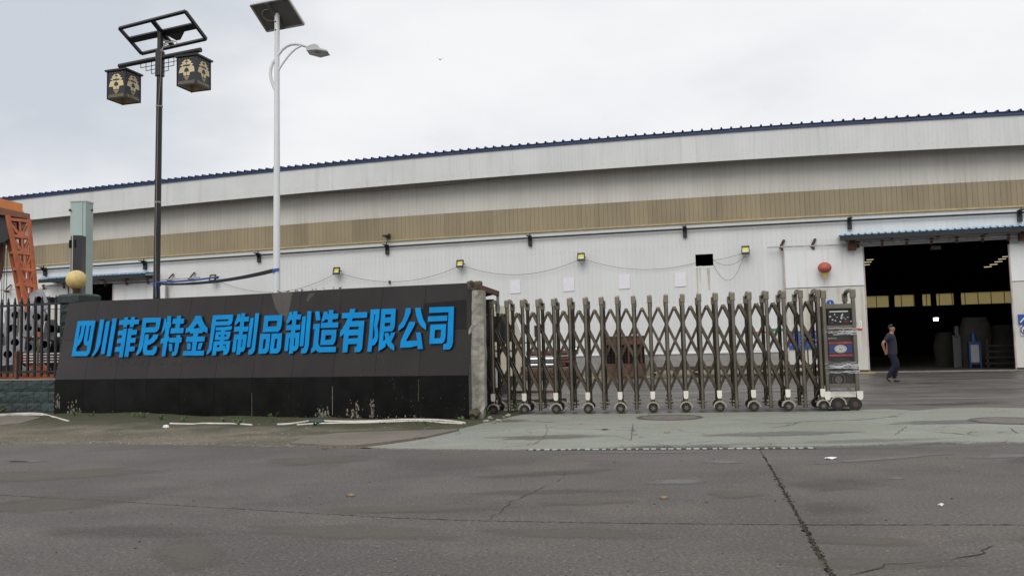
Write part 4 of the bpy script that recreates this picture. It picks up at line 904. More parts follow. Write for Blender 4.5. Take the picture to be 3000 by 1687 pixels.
def post(s, off, H, wheels, side):
    P = GP(s, off, 0)
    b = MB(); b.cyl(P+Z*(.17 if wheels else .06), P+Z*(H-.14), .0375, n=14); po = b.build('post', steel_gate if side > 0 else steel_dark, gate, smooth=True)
    b = MB(); b.box(P+Z*(H-.075), .092, .085, .16, GE, GN); b.build('cap', cap_metal, po, bevel=.012)
    if wheels:
        if side > 0:
            b = MB(); q = [(-.045, .16), (.045, .16), (.045, .04), (.03, .0), (-.03, 0), (-.045, .04)]
            b.prism([[P+GE*a+Z*(.26+z*.95)+GN*.042 for a, z in q]], GN*.012); b.build('foot_plate', foot_white, po)
        wc = P+GE*0+GN*(.045*side)+Z*.088
        b = MB(); b.cyl(wc-GN*.028, wc+GN*.028, .088, n=20); wh = b.build('wheel', rubber, po, smooth=True)
        b = MB(); c2 = wc+GN*(.031*side)
        for k in range(6):
            a = math.pi*k/3; b.beam(c2, c2+(GE*math.cos(a)+Z*math.sin(a))*.048, .012, .018)
        b.cyl(c2-GN*.004, c2+GN*.006, .016, n=10); b.build('hub', hub_m, po)
        b = MB(); vs = []
        for k in range(13):
            a = math.pi*k/12
            for r_, o_ in ((.125, -.045), (.125, .045), (.105, .045), (.105, -.045)): vs.append(wc+(GE*math.cos(a)+Z*math.sin(a))*r_+GN*o_)
        b.add(vs, [(4*k+q_, 4*k+(q_+1) % 4, 4*k+4+(q_+1) % 4, 4*k+4+q_) for k in range(12) for q_ in range(4)]+[(0, 1, 2, 3), (51, 50, 49, 48)]); b.build('fender', fender_m, po)
    else:
        b = MB()
        for z in (.13, .20):
            b.cyl(P+Z*z-GE*.06, P+Z*z+GE*.06, .014, n=10); b.sphere(P+Z*z-GE*.06, .02, 8, 6); b.sphere(P+Z*z+GE*.06, .02, 8, 6)
        b.build('bolt', cap_metal, po, smooth=True)
    return po
for i in range(NPOST):
    s = SP*i; H = lerp(H0, H1, i/20)
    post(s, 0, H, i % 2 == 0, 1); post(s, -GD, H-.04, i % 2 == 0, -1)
    b = MB(); n = 10; vs = []
    for k in range(n+1):
        a = math.pi*k/n; off = -GD/2+(GD/2-.03)*math.cos(a); z = H-.10+.10*math.sin(a)**.6
        for (o_, dz) in ((0, 0.035), (0, -.045)):
            vs += [GP(s-.02, off, z+dz), GP(s+.02, off, z+dz)]
    b.add(vs, [(4*k, 4*k+1, 4*k+5, 4*k+4) for k in range(n)]+[(4*k+3, 4*k+2, 4*k+6, 4*k+7) for k in range(n)]+[(4*k+1, 4*k+3, 4*k+7, 4*k+5) for k in range(n)]+[(4*k+2, 4*k, 4*k+4, 4*k+6) for k in range(n)])
    b.build('arch_cap', cap_metal, gate)
    b = MB(); b.beam(GP(s, -.03, .13 if i % 2 == 0 else .12), GP(s, -GD+.03, .13 if i % 2 == 0 else .12), .06, .04); b.build('axle_bar', fender_m if i % 2 == 0 else steel_dark, gate)
# lattice
ZT = gat(1760, 911)[1]; ZBt = gat(1760, 1168)[1]; RUN = 2.62
for off in (-.22, -.35, -.48):
    down_right = off != -.35
    for i in range(-3, NPOST+2):
        s0 = SP*(i+.5)-(.06 if down_right else -.06)*0; zt = ZT+.003*i; sgn = 1 if down_right else -1
        a = (s0, zt+.02); e_ = (s0+sgn*SP*RUN, ZBt)
        # clip to the length of the gate
        lo, hi = -SP*.9, SP*20
        def clip(p, q):
            t0, t1 = 0.0, 1.0; dx = q[0]-p[0]
            for bound, side in ((lo, 1), (hi, -1)):
                f_ = (bound-p[0])/dx
                if side*dx > 0: t0 = max(t0, f_)
                else: t1 = min(t1, f_)
            if t1-t0 < .04: return None
            return ((p[0]+dx*t0, p[1]+(q[1]-p[1])*t0), (p[0]+dx*t1, p[1]+(q[1]-p[1])*t1))
        c2 = clip(a, e_)
        if not c2: continue
        (sa_, za), (sb_, zb_) = c2
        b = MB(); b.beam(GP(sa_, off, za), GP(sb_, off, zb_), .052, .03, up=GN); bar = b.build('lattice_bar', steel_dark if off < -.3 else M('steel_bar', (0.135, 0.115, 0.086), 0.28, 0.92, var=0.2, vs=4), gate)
for i in range(-1, NPOST-1):
    s0 = SP*(i+.5); zt = ZT+.003*i
    for off in (-.19,):
        b = MB(); b.box(GP(s0, off, zt-.01), .055, .05, .05, (GE*.75+Z*.66).normalized(), GN, (Z*.75-GE*.66).normalized()); b.cyl(GP(s0, off, zt-.01), GP(s0, off+.04, zt-.01), .016, n=10); b.build('pivot', cap_metal, gate)
# motor unit
sL, _ = gat(2428, 1195); sR, _ = gat(2515, 1195); HT = gat(2505, 848)[1]; zb1 = gat(2470, 893)[1]; cw = sR-sL; cs = (sL+sR)/2
mu_ = empty('gate_motor_unit', GP(cs, -GD/2, 0), 'upright gate motor unit wrapped in clear film with a blue emblem label', 'gate motor')
for a in (sL, sR):
    for off in (0, -GD):
        b = MB(); b.cyl(GP(a, off, .2), GP(a, off, HT-.14-(0 if off == 0 else .04)), .042, n=14); po = b.build('post', steel_gate, mu_, smooth=True)
        b = MB(); b.box(GP(a, off, HT-.075-(0 if off == 0 else .04)), .10, .09, .165, GE, GN); b.build('cap', cap_metal, po, bevel=.012)
    b = MB(); b.tube([GP(a, -GD/2+(GD/2-.03)*math.cos(math.pi*k/10), HT-.10+.10*math.sin(math.pi*k/10)**.6) for k in range(11)], .04, 8); b.build('arch_cap', cap_metal, mu_, smooth=True)
b = MB(); b.box(GP(cs, -GD/2, (.45+zb1)/2), cw-.06, GD-.12, zb1-.45, GE, GN); b.build('body', M('unit_body', (.030, .027, .023), .3, .3, var=.3, vs=3), mu_)
for z in (zb1-.02, .86*zb1-.15, .46):
    b = MB(); b.box(GP(cs, -.01, z), cw-.05, .06, .085, GE, GN); b.build('crossbar', steel_gate, mu_)
dz1, dz0 = gat(2470, 910)[1], gat(2470, 955)[1]
b = MB(); b.box(GP(cs, -.02, (dz0+dz1)/2), cw-.13, .03, dz1-dz0, GE, GN); b.build('display', black_gloss, mu_)
b = MB(); random.seed(3)
for k in range(16):
    u = random.gauss(.1, .12); v = random.gauss(0, .045); b.box(GP(cs+u*.8-.02, -.003, (dz0+dz1)/2+.03+v), random.uniform(.010, .032), .004, random.uniform(.008, .024), GE, GN)
b.box(GP(cs, -.003, dz1-.012), cw-.2, .004, .02, GE, GN); b.box(GP(cs-.16, -.003, (dz0+dz1)/2+.04), .03, .004, .025, GE, GN); b.build('display_glint', M('glint', (.6, .6, .6), .4), mu_)
b = MB(); b.box(GP(cs+.12, -.002, (dz0+dz1)/2-.06), .07, .004, .025, GE, GN); b.box(GP(cs-.13, -.002, (dz0+dz1)/2-.08), .03, .004, .02, GE, GN); b.build('display_digit', M('dull_red', (.18, .01, .01), .5), mu_)
lz1, lz0 = gat(2470, 1003)[1], gat(2470, 1040)[1]
b = MB(); b.box(GP(cs, .0, (lz0+lz1)/2), cw-.12, .01, (lz1-lz0)*.7, GE, GN); b.build('label_plate', M('label_blue', (.012, .03, .14), .3), mu_)
for z in (lz1-.005, lz0+.0):
    b = MB(); b.box(GP(cs, .0, z), cw-.12, .01, .035, GE, GN); b.build('red_stripe', M('stripe_red', (.33, .03, .04), .3, var=.5, vs=9), mu_)
b = MB(); mc = (lz0+lz1)/2; b.prism([[GP(cs+.11*math.cos(a), .006, mc+.075*math.sin(a)) for a in np.linspace(0, 2*math.pi, 28)[:-1]]], GN*.006); em = b.build('emblem', M('emblem_w', (.5, .5, .45), .35), mu_)
b = MB()
for a0 in range(24):
    a, c2 = 2*math.pi*a0/24, 2*math.pi*(a0+1)/24; b.beam(GP(cs+.088*math.cos(a), .014, mc+.058*math.sin(a)), GP(cs+.088*math.cos(c2), .014, mc+.058*math.sin(c2)), .004, .006)
for k in (-1, 0, 1): b.beam(GP(cs+.012*k, .014, mc-.022), GP(cs+.032*k, .014, mc+.026-.006*abs(k)), .004, .011)
b.build('crown_mark', M('mark_blue', (.08, .12, .22), .4), em)
b = MB(); b.box(GP(cs-.14, .0, gat(2470, 990)[1]), .16, .008, .03, GE, GN); b.build('name_plate', cap_metal, mu_)
b = MB(); cz = gat(2460, 1112)[1]; b.tube([GP(cs-.06+.115*math.cos(a), -.01, cz+.115*math.sin(a)) for a in np.linspace(0, 2*math.pi, 22)], .012, 6); b.cyl(GP(cs-.06, -.03, cz), GP(cs-.06, -.02, cz), .07, n=18); b.build('motor_ring', M('ring_g', (.10, .095, .085), .4, .4), mu_, smooth=True)
# cling film bands: crumpled translucent-looking ribbons
random.seed(11)
def film_band(yc, spread, nrib):
    zc = gat(2470, yc)[1]; b = MB()
    for k in range(nrib):
        z = zc+random.gauss(0, spread); x0 = -cw/2-.05; x1 = cw/2+.05; u0 = random.uniform(x0, x1-.15); u1 = min(x1, u0+random.uniform(.15, cw)); pts = []
        for i in range(9):
            u = lerp(u0, u1, i/8); pts.append(GP(cs+u, .05+random.uniform(0, .012), z+.03*noise.noise(V((u*6, k, 0)))+random.gauss(0, .006)))
        b.tube(pts, random.uniform(.0018, .0055), 4)
    return b.build('wrap_film', film, mu_)
film_band(972, .028, 22); film_band(1071, .035, 22); film_band(1150, .03, 14); film_band(1090, .02, 9)
m = bpy.data.materials.new('clear_film'); m.use_nodes = True; t_ = m.node_tree; pb = t_.nodes['Principled BSDF']; pb.inputs['Roughness'].default_value = .12
tr = t_.nodes.new('ShaderNodeBsdfTransparent'); ms = t_.nodes.new('ShaderNodeMixShader'); ms.inputs[0].default_value = .035
pb.inputs['Base Color'].default_value = (.5, .5, .5, 1); t_.links.new(tr.outputs[0], ms.inputs[1]); t_.links.new(pb.outputs[0], ms.inputs[2]); t_.links.new(ms.outputs[0], t_.nodes['Material Output'].inputs[0])
zf0, zf1 = gat(2470, 1158)[1], gat(2470, 960)[1]; b = MB(); nn_ = 14; vs = []
for i in range(nn_+1):
    for j in range(nn_+1):
        u = lerp(-cw/2-.045, cw/2+.045, i/nn_); z = lerp(zf0, zf1, j/nn_); vs.append(GP(cs+u, .046+.01*noise.noise(V((u*5, z*5, 0))), z))
b.add(vs, [(i*(nn_+1)+j, (i+1)*(nn_+1)+j, (i+1)*(nn_+1)+j+1, i*(nn_+1)+j+1) for i in range(nn_) for j in range(nn_)]); b.build('clear_wrap', m, mu_, smooth=True)
bz = gat(2470, 1150)[1]
b = MB(); b.box(GP(cs, -GD/2, .05+bz/2), cw+.04, GD+.02, bz-.02, GE, GN); b.build('chassis', M('chassis', (.10, .088, .068), .4, .5, var=.2), mu_, bevel=.02)
b = MB(); b.box(GP(cs, .03, bz-.03), cw-.08, .03, .095, GE, GN); b.build('bumper', foot_white, mu_)
for a in (sL-.02, sR+.03):
    b = MB(); q = [(-.055, .16), (.055, .16), (.055, .05), (.03, .0), (-.03, 0), (-.055, .05)]; b.prism([[GP(a+x_, .045, bz-.13+z_) for x_, z_ in q]], GN*.02); b.build('foot_plate', foot_white, mu_)
for a in (sL+.16, sR-.06):
    wc = GP(a, .03, .115); b = MB(); b.cyl(wc-GN*.04, wc+GN*.04, .115, n=26); wh = b.build('wheel', rubber, mu_, smooth=True)
    b = MB(); b.cyl(wc+GN*.03, wc+GN*.048, .055, n=20); b.build('hub', M('hub_red', (.06, .035, .03), .5), wh)
    for zz in ():
        pass
b = MB(); vs = []; wc = GP(sL+.16, .03, .115)
for k in range(15):
    a = math.pi*k/14
    for r_, o_ in ((.155, -.05), (.155, .05), (.132, .05), (.132, -.05)): vs.append(wc+(GE*math.cos(a)+Z*math.sin(a))*r_+GN*o_)
b.add(vs, [(4*k+q_, 4*k+(q_+1) % 4, 4*k+4+(q_+1) % 4, 4*k+4+q_) for k in range(14) for q_ in range(4)]); b.build('fender', fender_m, mu_)
for z in (1.35, .62):
    b = MB(); b.beam(GP(SP*20-.15, -.3, z), GP(sL, -.3, z), .03, .03); b.build('link_bar', cap_metal, mu_)

# ------------------------------------------------------------------ black granite sign wall
B0 = gz(158, 1216); B1 = gz(1374, 1231); SE = (B1-B0).normalized(); SN = V((SE.y, -SE.x, 0))
zj0 = hit(160, 1112, B0, SN).z; zj1 = hit(1370, 1100, B0, SN).z; SLEN = (B1-B0).length
ZJ = (zj0+zj1)/2
LEAN = math.atan(0.26/1.25); UPV = (Z*math.cos(LEAN)-SN*math.sin(LEAN)); SNL = (SN*math.cos(LEAN)+Z*math.sin(LEAN))
PJ = B0+Z*ZJ-SN*.015
def SP_(s, t, off=0): return PJ+SE*s+UPV*t+SNL*off
def sat(px, py, off=0):
    p = hit(px, py, PJ+SNL*off, SNL); return (p-PJ).dot(SE), (p-PJ).dot(UPV)
TOPL = [sat(x, y) for x, y in ((201, 888), (281, 881.6), (448, 875), (700, 864), (998, 846), (1350, 830), (1374, 838))]
def topt(s): return float(np.interp(s, [a for a, _ in TOPL[:-1]], [b_ for _, b_ in TOPL[:-1]]))
swall = empty('sign_wall', B0.lerp(B1, .5), 'long black granite sign wall with leaning top and blue Chinese lettering', 'sign')
EX = [160, 245, 335, 427, 525, 628, 738, 852, 974, 1097, 1226, 1374]
es = [(hit(x, 1150, B0, SN)-B0).dot(SE) for x in EX]; es[0] = 0; es[-1] = SLEN
sLt = TOPL[0][0]; jl0 = sat(205, 997)[1]; jl1 = sat(1365, 962)[1]
for i in range(11):
    a, c_ = es[i]+.003, es[i+1]-.003
    b = MB(); b.hexa([B0+SE*a+Z*-.05, B0+SE*c_+Z*-.05, B0+SE*c_-SN*.03+Z*-.05, B0+SE*a-SN*.03+Z*-.05, B0+SE*a+Z*(ZJ-.006), B0+SE*c_+Z*(ZJ-.006), B0+SE*c_-SN*.03+Z*(ZJ-.006), B0+SE*a-SN*.03+Z*(ZJ-.006)])
    b.build('base_slab', granite_base, swall)
    fr = lambda s: lerp(jl0, jl1, s/SLEN)
    fa = (lambda s, t: lerp(0, sLt, min(1, t/TOPL[0][1]))) if i == 0 else (lambda s, t: s)
    a1, a2, a3 = fa(a, 0)+(.0 if i == 0 else a*0), fa(a, fr(a)), fa(a, topt(a))
    if i == 0: a1, a2, a3 = .003, lerp(0, sLt, fr(0)/TOPL[0][1]), sLt
    b = MB(); b.prism([[SP_(a1, .004, -.025), SP_(c_, .004, -.025), SP_(c_, fr(c_)-.003, -.025), SP_(a2, fr(a)-.003, -.025)]], SNL*.025); b.build('granite_slab', granite_top, swall)
    ctop = topt(c_) if i < 10 else topt(c_)
    P = [SP_(a2, fr(a)+.003, -.025), SP_(c_, fr(c_)+.003, -.025), SP_(c_, ctop-(.08 if i == 10 else 0), -.025)]+([SP_(c_-.15, topt(c_-.15), -.025)] if i == 10 else [])+[SP_(a3, topt(a3), -.025)]
    b = MB(); b.prism([P], SNL*.025); b.build('granite_slab', granite_top, swall)
# overlapping darker slab at the top right
q = [sat(x, y) for x, y in ((1241, 889), (1366, 878), (1366, 963), (1331, 963), (1331, 957), (1241, 955))]
b = MB(); b.prism([[SP_(*p, -.002) for p in q][::-1]], SNL*.010); b.build('granite_slab', M('granite_dark', (.011, .010, .010), .22, var=.2, vs=3, spec=.2), swall)
# solid core behind
b = MB(); tl = topt(sLt); tr_ = topt(SLEN)
fl, frp = SP_(sLt, tl-.01, -.03), SP_(SLEN-.05, tr_-.06, -.03); jl, jr = SP_(0.02, 0, -.03), SP_(SLEN-.02, 0, -.03)
bl, br = B0-SN*.034+SE*.02-Z*.06, B1-SN*.034-SE*.02-Z*.06; bk = -SN*.55
prof0 = [bl, jl, fl]; prof1 = [br, jr, frp]
back0 = [B0+bk+SE*.02-Z*.06, B0+bk+SE*.02+Z*(fl.z)]; back1 = [B1+bk-SE*.02-Z*.06, B1+bk-SE*.02+Z*(frp.z)]
vs = prof0+[back0[1], back0[0]]+prof1+[back1[1], back1[0]]
b.add(vs, [(0, 1, 2, 3, 4), (9, 8, 7, 6, 5)]+[(i, i+5, (i+1) % 5+5, (i+1) % 5) for i in range(5)]); b.build('core', mortar, swall)
# pale scars where the coating broke off
random.seed(5)
scar = M('scar', (.20, .18, .14), .9, var=.4, vs=18)
def scars(x0, x1, y0, y1, n, smax, name='scar'):
    b = MB()
    for k in range(n):
        px = random.gauss((x0+x1)/2, (x1-x0)*.23) if x1-x0 < 80 else random.uniform(x0, x1); py = min(y1+3, y1-abs(random.gauss(0, (y1-y0)*.42))) if x1-x0 < 80 else random.uniform(y0, y1); p = hit(px, py, B0+SN*.0015, SN); r = smax*random.random()**3+.0015; m_ = random.randint(5, 8); a0 = random.random()*6; P = []
        for i in range(m_):
            a = a0+2*math.pi*i/m_; rr = r*random.uniform(.5, 1.2); P.append(p+SE*rr*math.cos(a)*.7+Z*rr*math.sin(a)*1.3)
        n0 = len(b.v); b.v += [tuple(v) for v in P]; b.f.append(tuple(range(n0, n0+m_))); b.mi.append(0)
    return b.build(name, scar, swall)
scars(925, 972, 1185, 1226, 130, .032); scars(1018, 1062, 1172, 1222, 100, .032); scars(1084, 1098, 1157, 1222, 100, .026); scars(193, 228, 1178, 1222, 130, .038); scars(160, 178, 1150, 1195, 60, .034); scars(860, 1250, 1216, 1227, 120, .02)
tag(scars(1120, 1365, 1105, 1222, 110, .006), kind='stuff'); tag(scars(250, 900, 1130, 1222, 40, .006), kind='stuff')
for x, y0, y1, wd in ((974, 1130, 1215, .012), (738, 1150, 1225, .006), (1226, 1110, 1175, .004)):
    a, c_ = hit(x, y0, B0+SN*.003, SN), hit(x, y1, B0+SN*.003, SN); b = MB(); b.beam(a, c_, .002, wd, up=SE); b.build('joint_mortar', scar, swall)
b = MB()
for k in range(150):
    s_, t_ = random.uniform(.55, 1)*SLEN, random.uniform(.03, .75)*fr(SLEN/2); p = SP_(s_, t_, .0015); r = .002+.004*random.random()**2
    n0 = len(b.v); b.v += [tuple(p+SE*r), tuple(p+UPV*r), tuple(p-SE*r), tuple(p-UPV*r)]; b.f.append((n0, n0+1, n0+2, n0+3)); b.mi.append(0)
tag(b.build('fleck', scar, swall), kind='stuff')
# faded wash below the white pole
for P, c2 in (([(795, 858), (858, 856), (845, 920), (835, 945), (806, 900)], (.062, .053, .047)), ([(905, 860), (925, 858), (902, 885), (897, 880)], (.036, .030, .027))):
    b = MB(); pl = [SP_(*sat(x, y), .002) for x, y in P]; b.sheet(pl) if False else b.add(pl, [tuple(range(len(pl)))[::-1]])
    b.build('washed_stain', M('stain%d' % len(P), c2, .35, var=.15, vs=3, streak=(.03, .026, .024), sa=.8), swall)
# lettering, traced stroke by stroke (crop coordinates / 7.627)
CR = {'A': (190, 880), 'B': (500, 870), 'C': (800, 860), 'D': (1060, 860)}
LET = [
 ('A', [[[(288,462),(686,447),(575,1080),(560,1140),(535,1195),(490,1240),(150,1243)],[(348,565),(378,565),(350,730),(287,905)],[(450,565),(480,565),(460,680),(445,760),(420,900),(428,960),(445,1000),(503,1012),(488,1105),(475,1133),(248,1133),(262,1045),(330,975),(385,880),(415,770)],[(553,562),(585,562),(555,750),(528,905),(497,905)]]]),
 ('A', [[[(790,428),(882,424),(790,980),(760,1060),(715,1150),(660,1220),(605,1258),(612,1200),(655,1130),(685,1050),(700,960)]],[[(918,467),(1008,463),(885,1195),(798,1195)]],[[(1068,403),(1162,400),(1022,1243),(930,1245)]]]),
 ('A', [[[(1218,443),(1325,435),(1335,378),(1413,375),(1403,430),(1478,428),(1485,372),(1563,368),(1555,428),(1665,422),(1645,528),(1540,533),(1530,592),(1450,595),(1458,537),(1392,540),(1380,597),(1300,600),(1308,545),(1208,550)]],
        [[(1310,632),(1390,628),(1290,1265),(1208,1267),(1225,1145),(1112,1145),(1130,1040),(1240,1035),(1252,955),(1160,957),(1175,852),(1265,845),(1278,775),(1180,780),(1197,675),(1303,668)]],
        [[(1418,628),(1512,625),(1508,660),(1615,655),(1598,765),(1485,770),(1475,838),(1585,835),(1568,943),(1460,948),(1448,1028),(1568,1024),(1550,1130),(1432,1138),(1415,1258),(1325,1260)]]]),
 ('A', [[[(1745,393),(2150,380),(2115,580),(2100,640),(2060,690),(2010,712),(1788,718),(1740,1020),(1700,1130),(1650,1200),(1590,1228),(1600,1160),(1640,1070),(1665,960),(1700,740)],[(1815,498),(2042,490),(2030,570),(2010,597),(1800,603)]],
        [[(1795,755),(1880,752),(1862,885),(1910,860),(1955,810),(1978,762),(2092,760),(2060,850),(1990,930),(1910,980),(1845,997),(1832,1085),(1845,1112),(1935,1112),(1970,1090),(1985,1028),(2065,1025),(2050,1110),(2020,1180),(1975,1222),(1790,1218),(1755,1190),(1740,1120),(1750,1010)]]]),
 ('A', [[[(2225,405),(2272,402),(2262,482),(2276,490),(2295,350),(2378,348),(2362,488),(2378,490),(2363,595),(2340,597),(2310,795),(2330,795),(2320,900),(2290,915),(2240,1243),(2158,1243),(2200,960),(2130,968),(2150,850),(2215,835),(2250,600),(2225,650),(2195,710),(2160,752),(2165,690),(2200,560)]],
        [[(2413,411),(2499,407),(2509,342),(2599,339),(2589,406),(2669,406),(2652,516),(2574,521),(2561,614),(2661,612),(2642,729),(2357,738),(2370,622),(2467,616),(2479,520),(2400,522)]],
        [[(2335,836),(2489,829),(2497,774),(2582,771),(2576,824),(2612,822),(2602,934),(2554,942),(2529,1084),(2514,1159),(2479,1224),(2384,1241),(2402,1144),(2439,1139),(2449,1074),(2469,939),(2325,940)]],[[(2320,970),(2398,968),(2400,1130),(2328,1130)]]]),
 ('B', [[[(555,418),(682,418),(700,500),(745,600),(825,695),(818,805),(722,765),(712,805),(612,810),(605,880),(765,878),(750,992),(588,997),(560,1198),(748,1195),(733,1305),(265,1308),(285,1205),(465,1200),(487,1003),(338,1000),(355,885),(500,880),(508,812),(425,810),(428,765),(330,812),(340,715),(430,640),(510,520)],[(597,590),(655,690),(505,700)]],
        [[(365,1030),(443,1028),(443,1170),(372,1172)]],[[(632,1023),(717,1022),(668,1168),(592,1170)]]]),
 ('B', [[[(945,407),(1398,393),(1380,530),(1355,600),(1310,627),(1000,637),(945,960),(910,1180),(860,1250),(800,1292),(808,1220),(850,1140),(880,900),(910,640)],[(1018,505),(1295,495),(1285,538),(1010,545)]],
        [[(1010,672),(1200,668),(1365,643),(1360,725),(1215,750),(1210,772),(1340,768),(1325,870),(1300,930),(1260,952),(1187,957),(1183,983),(1333,978),(1310,1150),(1290,1230),(1250,1285),(1172,1287),(1180,1195),(1020,1212),(1010,1297),(920,1298),(965,990),(1098,983),(1102,957),(982,955),(1010,775),(1128,768),(1130,745),(1005,745)],[(1073,845),(1118,843),(1113,883),(1070,883)],[(1200,843),(1250,840),(1243,878),(1197,880)],[(1035,1070),(1090,1065),(1085,1115),(1032,1120)],[(1168,1062),(1238,1058),(1228,1150),(1215,1150),(1220,1078),(1180,1080),(1168,1105)]]]),
 ('B', [[[(1497,385),(1565,382),(1560,440),(1572,438),(1582,362),(1668,358),(1655,437),(1755,435),(1740,543),(1640,548),(1630,660),(1740,655),(1722,768),(1612,772),(1605,835),(1705,830),(1680,1050),(1655,1170),(1620,1220),(1560,1225),(1550,1283),(1465,1285),(1503,945),(1480,945),(1447,1225),(1368,1227),(1420,838),(1522,830),(1530,773),(1410,773),(1425,665),(1545,658),(1555,550),(1520,550),(1480,605),(1430,632),(1435,560),(1475,470)],[(1590,943),(1612,943),(1590,1120),(1572,1130)]],
        [[(1778,468),(1858,465),(1775,1117),(1698,1120)]],[[(1892,363),(1980,360),(1895,1050),(1880,1180),(1840,1255),(1800,1280),(1730,1282),(1745,1180),(1785,1170),(1805,1120),(1850,800)]]]),
 ('B', [[[(2097,415),(2497,400),(2475,640),(2450,720),(2400,775),(2055,783)],[(2178,535),(2385,527),(2370,640),(2355,655),(2168,657)]],[[(2003,822),(2228,818),(2200,1130),(2175,1210),(2125,1262),(1955,1267)],[(2078,942),(2130,940),(2105,1120),(2095,1150),(2048,1160)]],[[(2258,815),(2488,808),(2465,1130),(2435,1210),(2385,1256),(2208,1260)],[(2332,935),(2388,932),(2362,1125),(2350,1145),(2305,1152)]]]),
 ('C', [[[(363,413),(435,410),(428,470),(440,472),(460,395),(548,390),(538,463),(630,462),(612,578),(518,580),(508,695),(613,692),(600,805),(497,812),(490,870),(595,868),(575,1120),(555,1220),(510,1275),(445,1280),(437,1337),(352,1340),(380,990),(360,990),(328,1280),(250,1280),(290,880),(397,875),(405,815),(285,815),(297,705),(418,695),(428,585),(390,590),(350,650),(297,688),(300,600),(345,500)],[(475,988),(497,988),(485,1170),(460,1172)]],
        [[(655,508),(738,503),(675,1172),(590,1172)]],[[(768,392),(858,390),(800,1130),(780,1240),(740,1320),(700,1335),(622,1335),(635,1225),(680,1220),(700,1180),(730,830)]]]),
 ('C', [[[(940,398),(1035,392),(1055,595),(960,600)]],[[(1133,405),(1220,403),(1213,455),(1240,455),(1250,367),(1350,365),(1342,447),(1458,448),(1445,560),(1328,570),(1322,643),(1460,640),(1450,755),(1062,768),(1072,655),(1222,645),(1228,575),(1165,575),(1130,620),(1082,648),(1085,575),(1120,480)]],
        [[(1088,812),(1415,805),(1405,980),(1385,1070),(1340,1140),(1053,1148)],[(1175,928),(1308,925),(1302,990),(1285,1028),(1160,1033)]],[[(905,680),(1048,672),(1008,1080),(1020,1150),(1060,1192),(1405,1185),(1395,1302),(1040,1310),(995,1300),(955,1255),(910,1300),(843,1322),(850,1235),(890,1190),(905,1080),(930,788),(892,790)]]]),
 ('C', [[[(1722,342),(1838,340),(1822,420),(2105,410),(2095,535),(1780,550),(1755,612),(2040,605),(1995,1130),(1985,1230),(1940,1300),(1818,1305),(1825,1190),(1865,1185),(1880,1122),(1675,1130),(1655,1310),(1548,1312),(1582,895),(1545,930),(1495,970),(1502,850),(1560,760),(1620,660),(1670,548),(1532,552),(1545,437),(1710,425)],[(1708,742),(1918,737),(1908,800),(1698,808)],[(1690,935),(1903,928),(1895,995),(1682,1003)]]]),
 ('D', [[[(200,355),(402,345),(385,550),(345,722),(365,850),(365,960),(340,1060),(290,1140),(225,1165),(210,1297),(122,1293),(165,880)],[(278,468),(303,468),(268,715),(285,860),(285,950),(265,1000),(237,1025),(256,730)]],
        [[(440,343),(757,333),(735,740),(715,790),(670,840),(495,850),(473,1060),(527,1020),(505,882),(595,872),(612,970),(655,870),(747,868),(710,970),(655,1070),(725,1170),(720,1270),(640,1225),(580,1160),(537,1090),(525,1185),(440,1245),(368,1285),(395,900)],[(527,462),(655,460),(650,525),(520,533)],[(513,652),(640,650),(635,715),(628,723),(508,730)]]]),
 ('D', [[[(985,325),(1100,320),(1085,430),(1030,560),(940,740),(812,835),(820,725),(900,620),(950,500)]],[[(1192,320),(1312,313),(1325,420),(1370,570),(1435,695),(1432,812),(1340,740),(1270,650),(1215,490)]],[[(1062,628),(1192,627),(1180,700),(1100,850),(980,1062),(1235,1045),(1210,868),(1312,865),(1365,1235),(1250,1235),(1240,1162),(1100,1195),(990,1205),(855,1207),(870,1060)]]]),
 ('D', [[[(1510,307),(2058,287),(2035,1080),(2010,1180),(1965,1245),(1818,1250),(1825,1122),(1880,1118),(1905,1090),(1938,415),(1505,433)]],[[(1480,510),(1912,488),(1903,605),(1475,628)]],[[(1532,692),(1885,680),(1868,980),(1845,1060),(1790,1112),(1508,1120)],[(1632,808),(1773,805),(1762,960),(1750,995),(1618,998)]]]),
]
for key, comps in LET:
    ox, oy = CR[key]; b = MB()
    for loops in comps:
        L3 = [[SP_(*sat(ox+x/7.627, oy+y/7.627, .055), .02) for x, y in l] for l in loops]
        b.prism(L3, SNL*.035, 0, 1)
    b.build('letter', [letter_blue, letter_side], swall)
p0_, p1_ = sat(252, 1062), sat(765, 1052)
glyph(swall, SP_((p0_[0]+p1_[0])/2, (p0_[1]+p1_[1])/2, .001), SE, UPV, SNL, 'CHENGDU PIAOSU XINANDE', .30, M('ghost', (.045, .040, .037), .5), outline=.0025, name='faded_lettering')

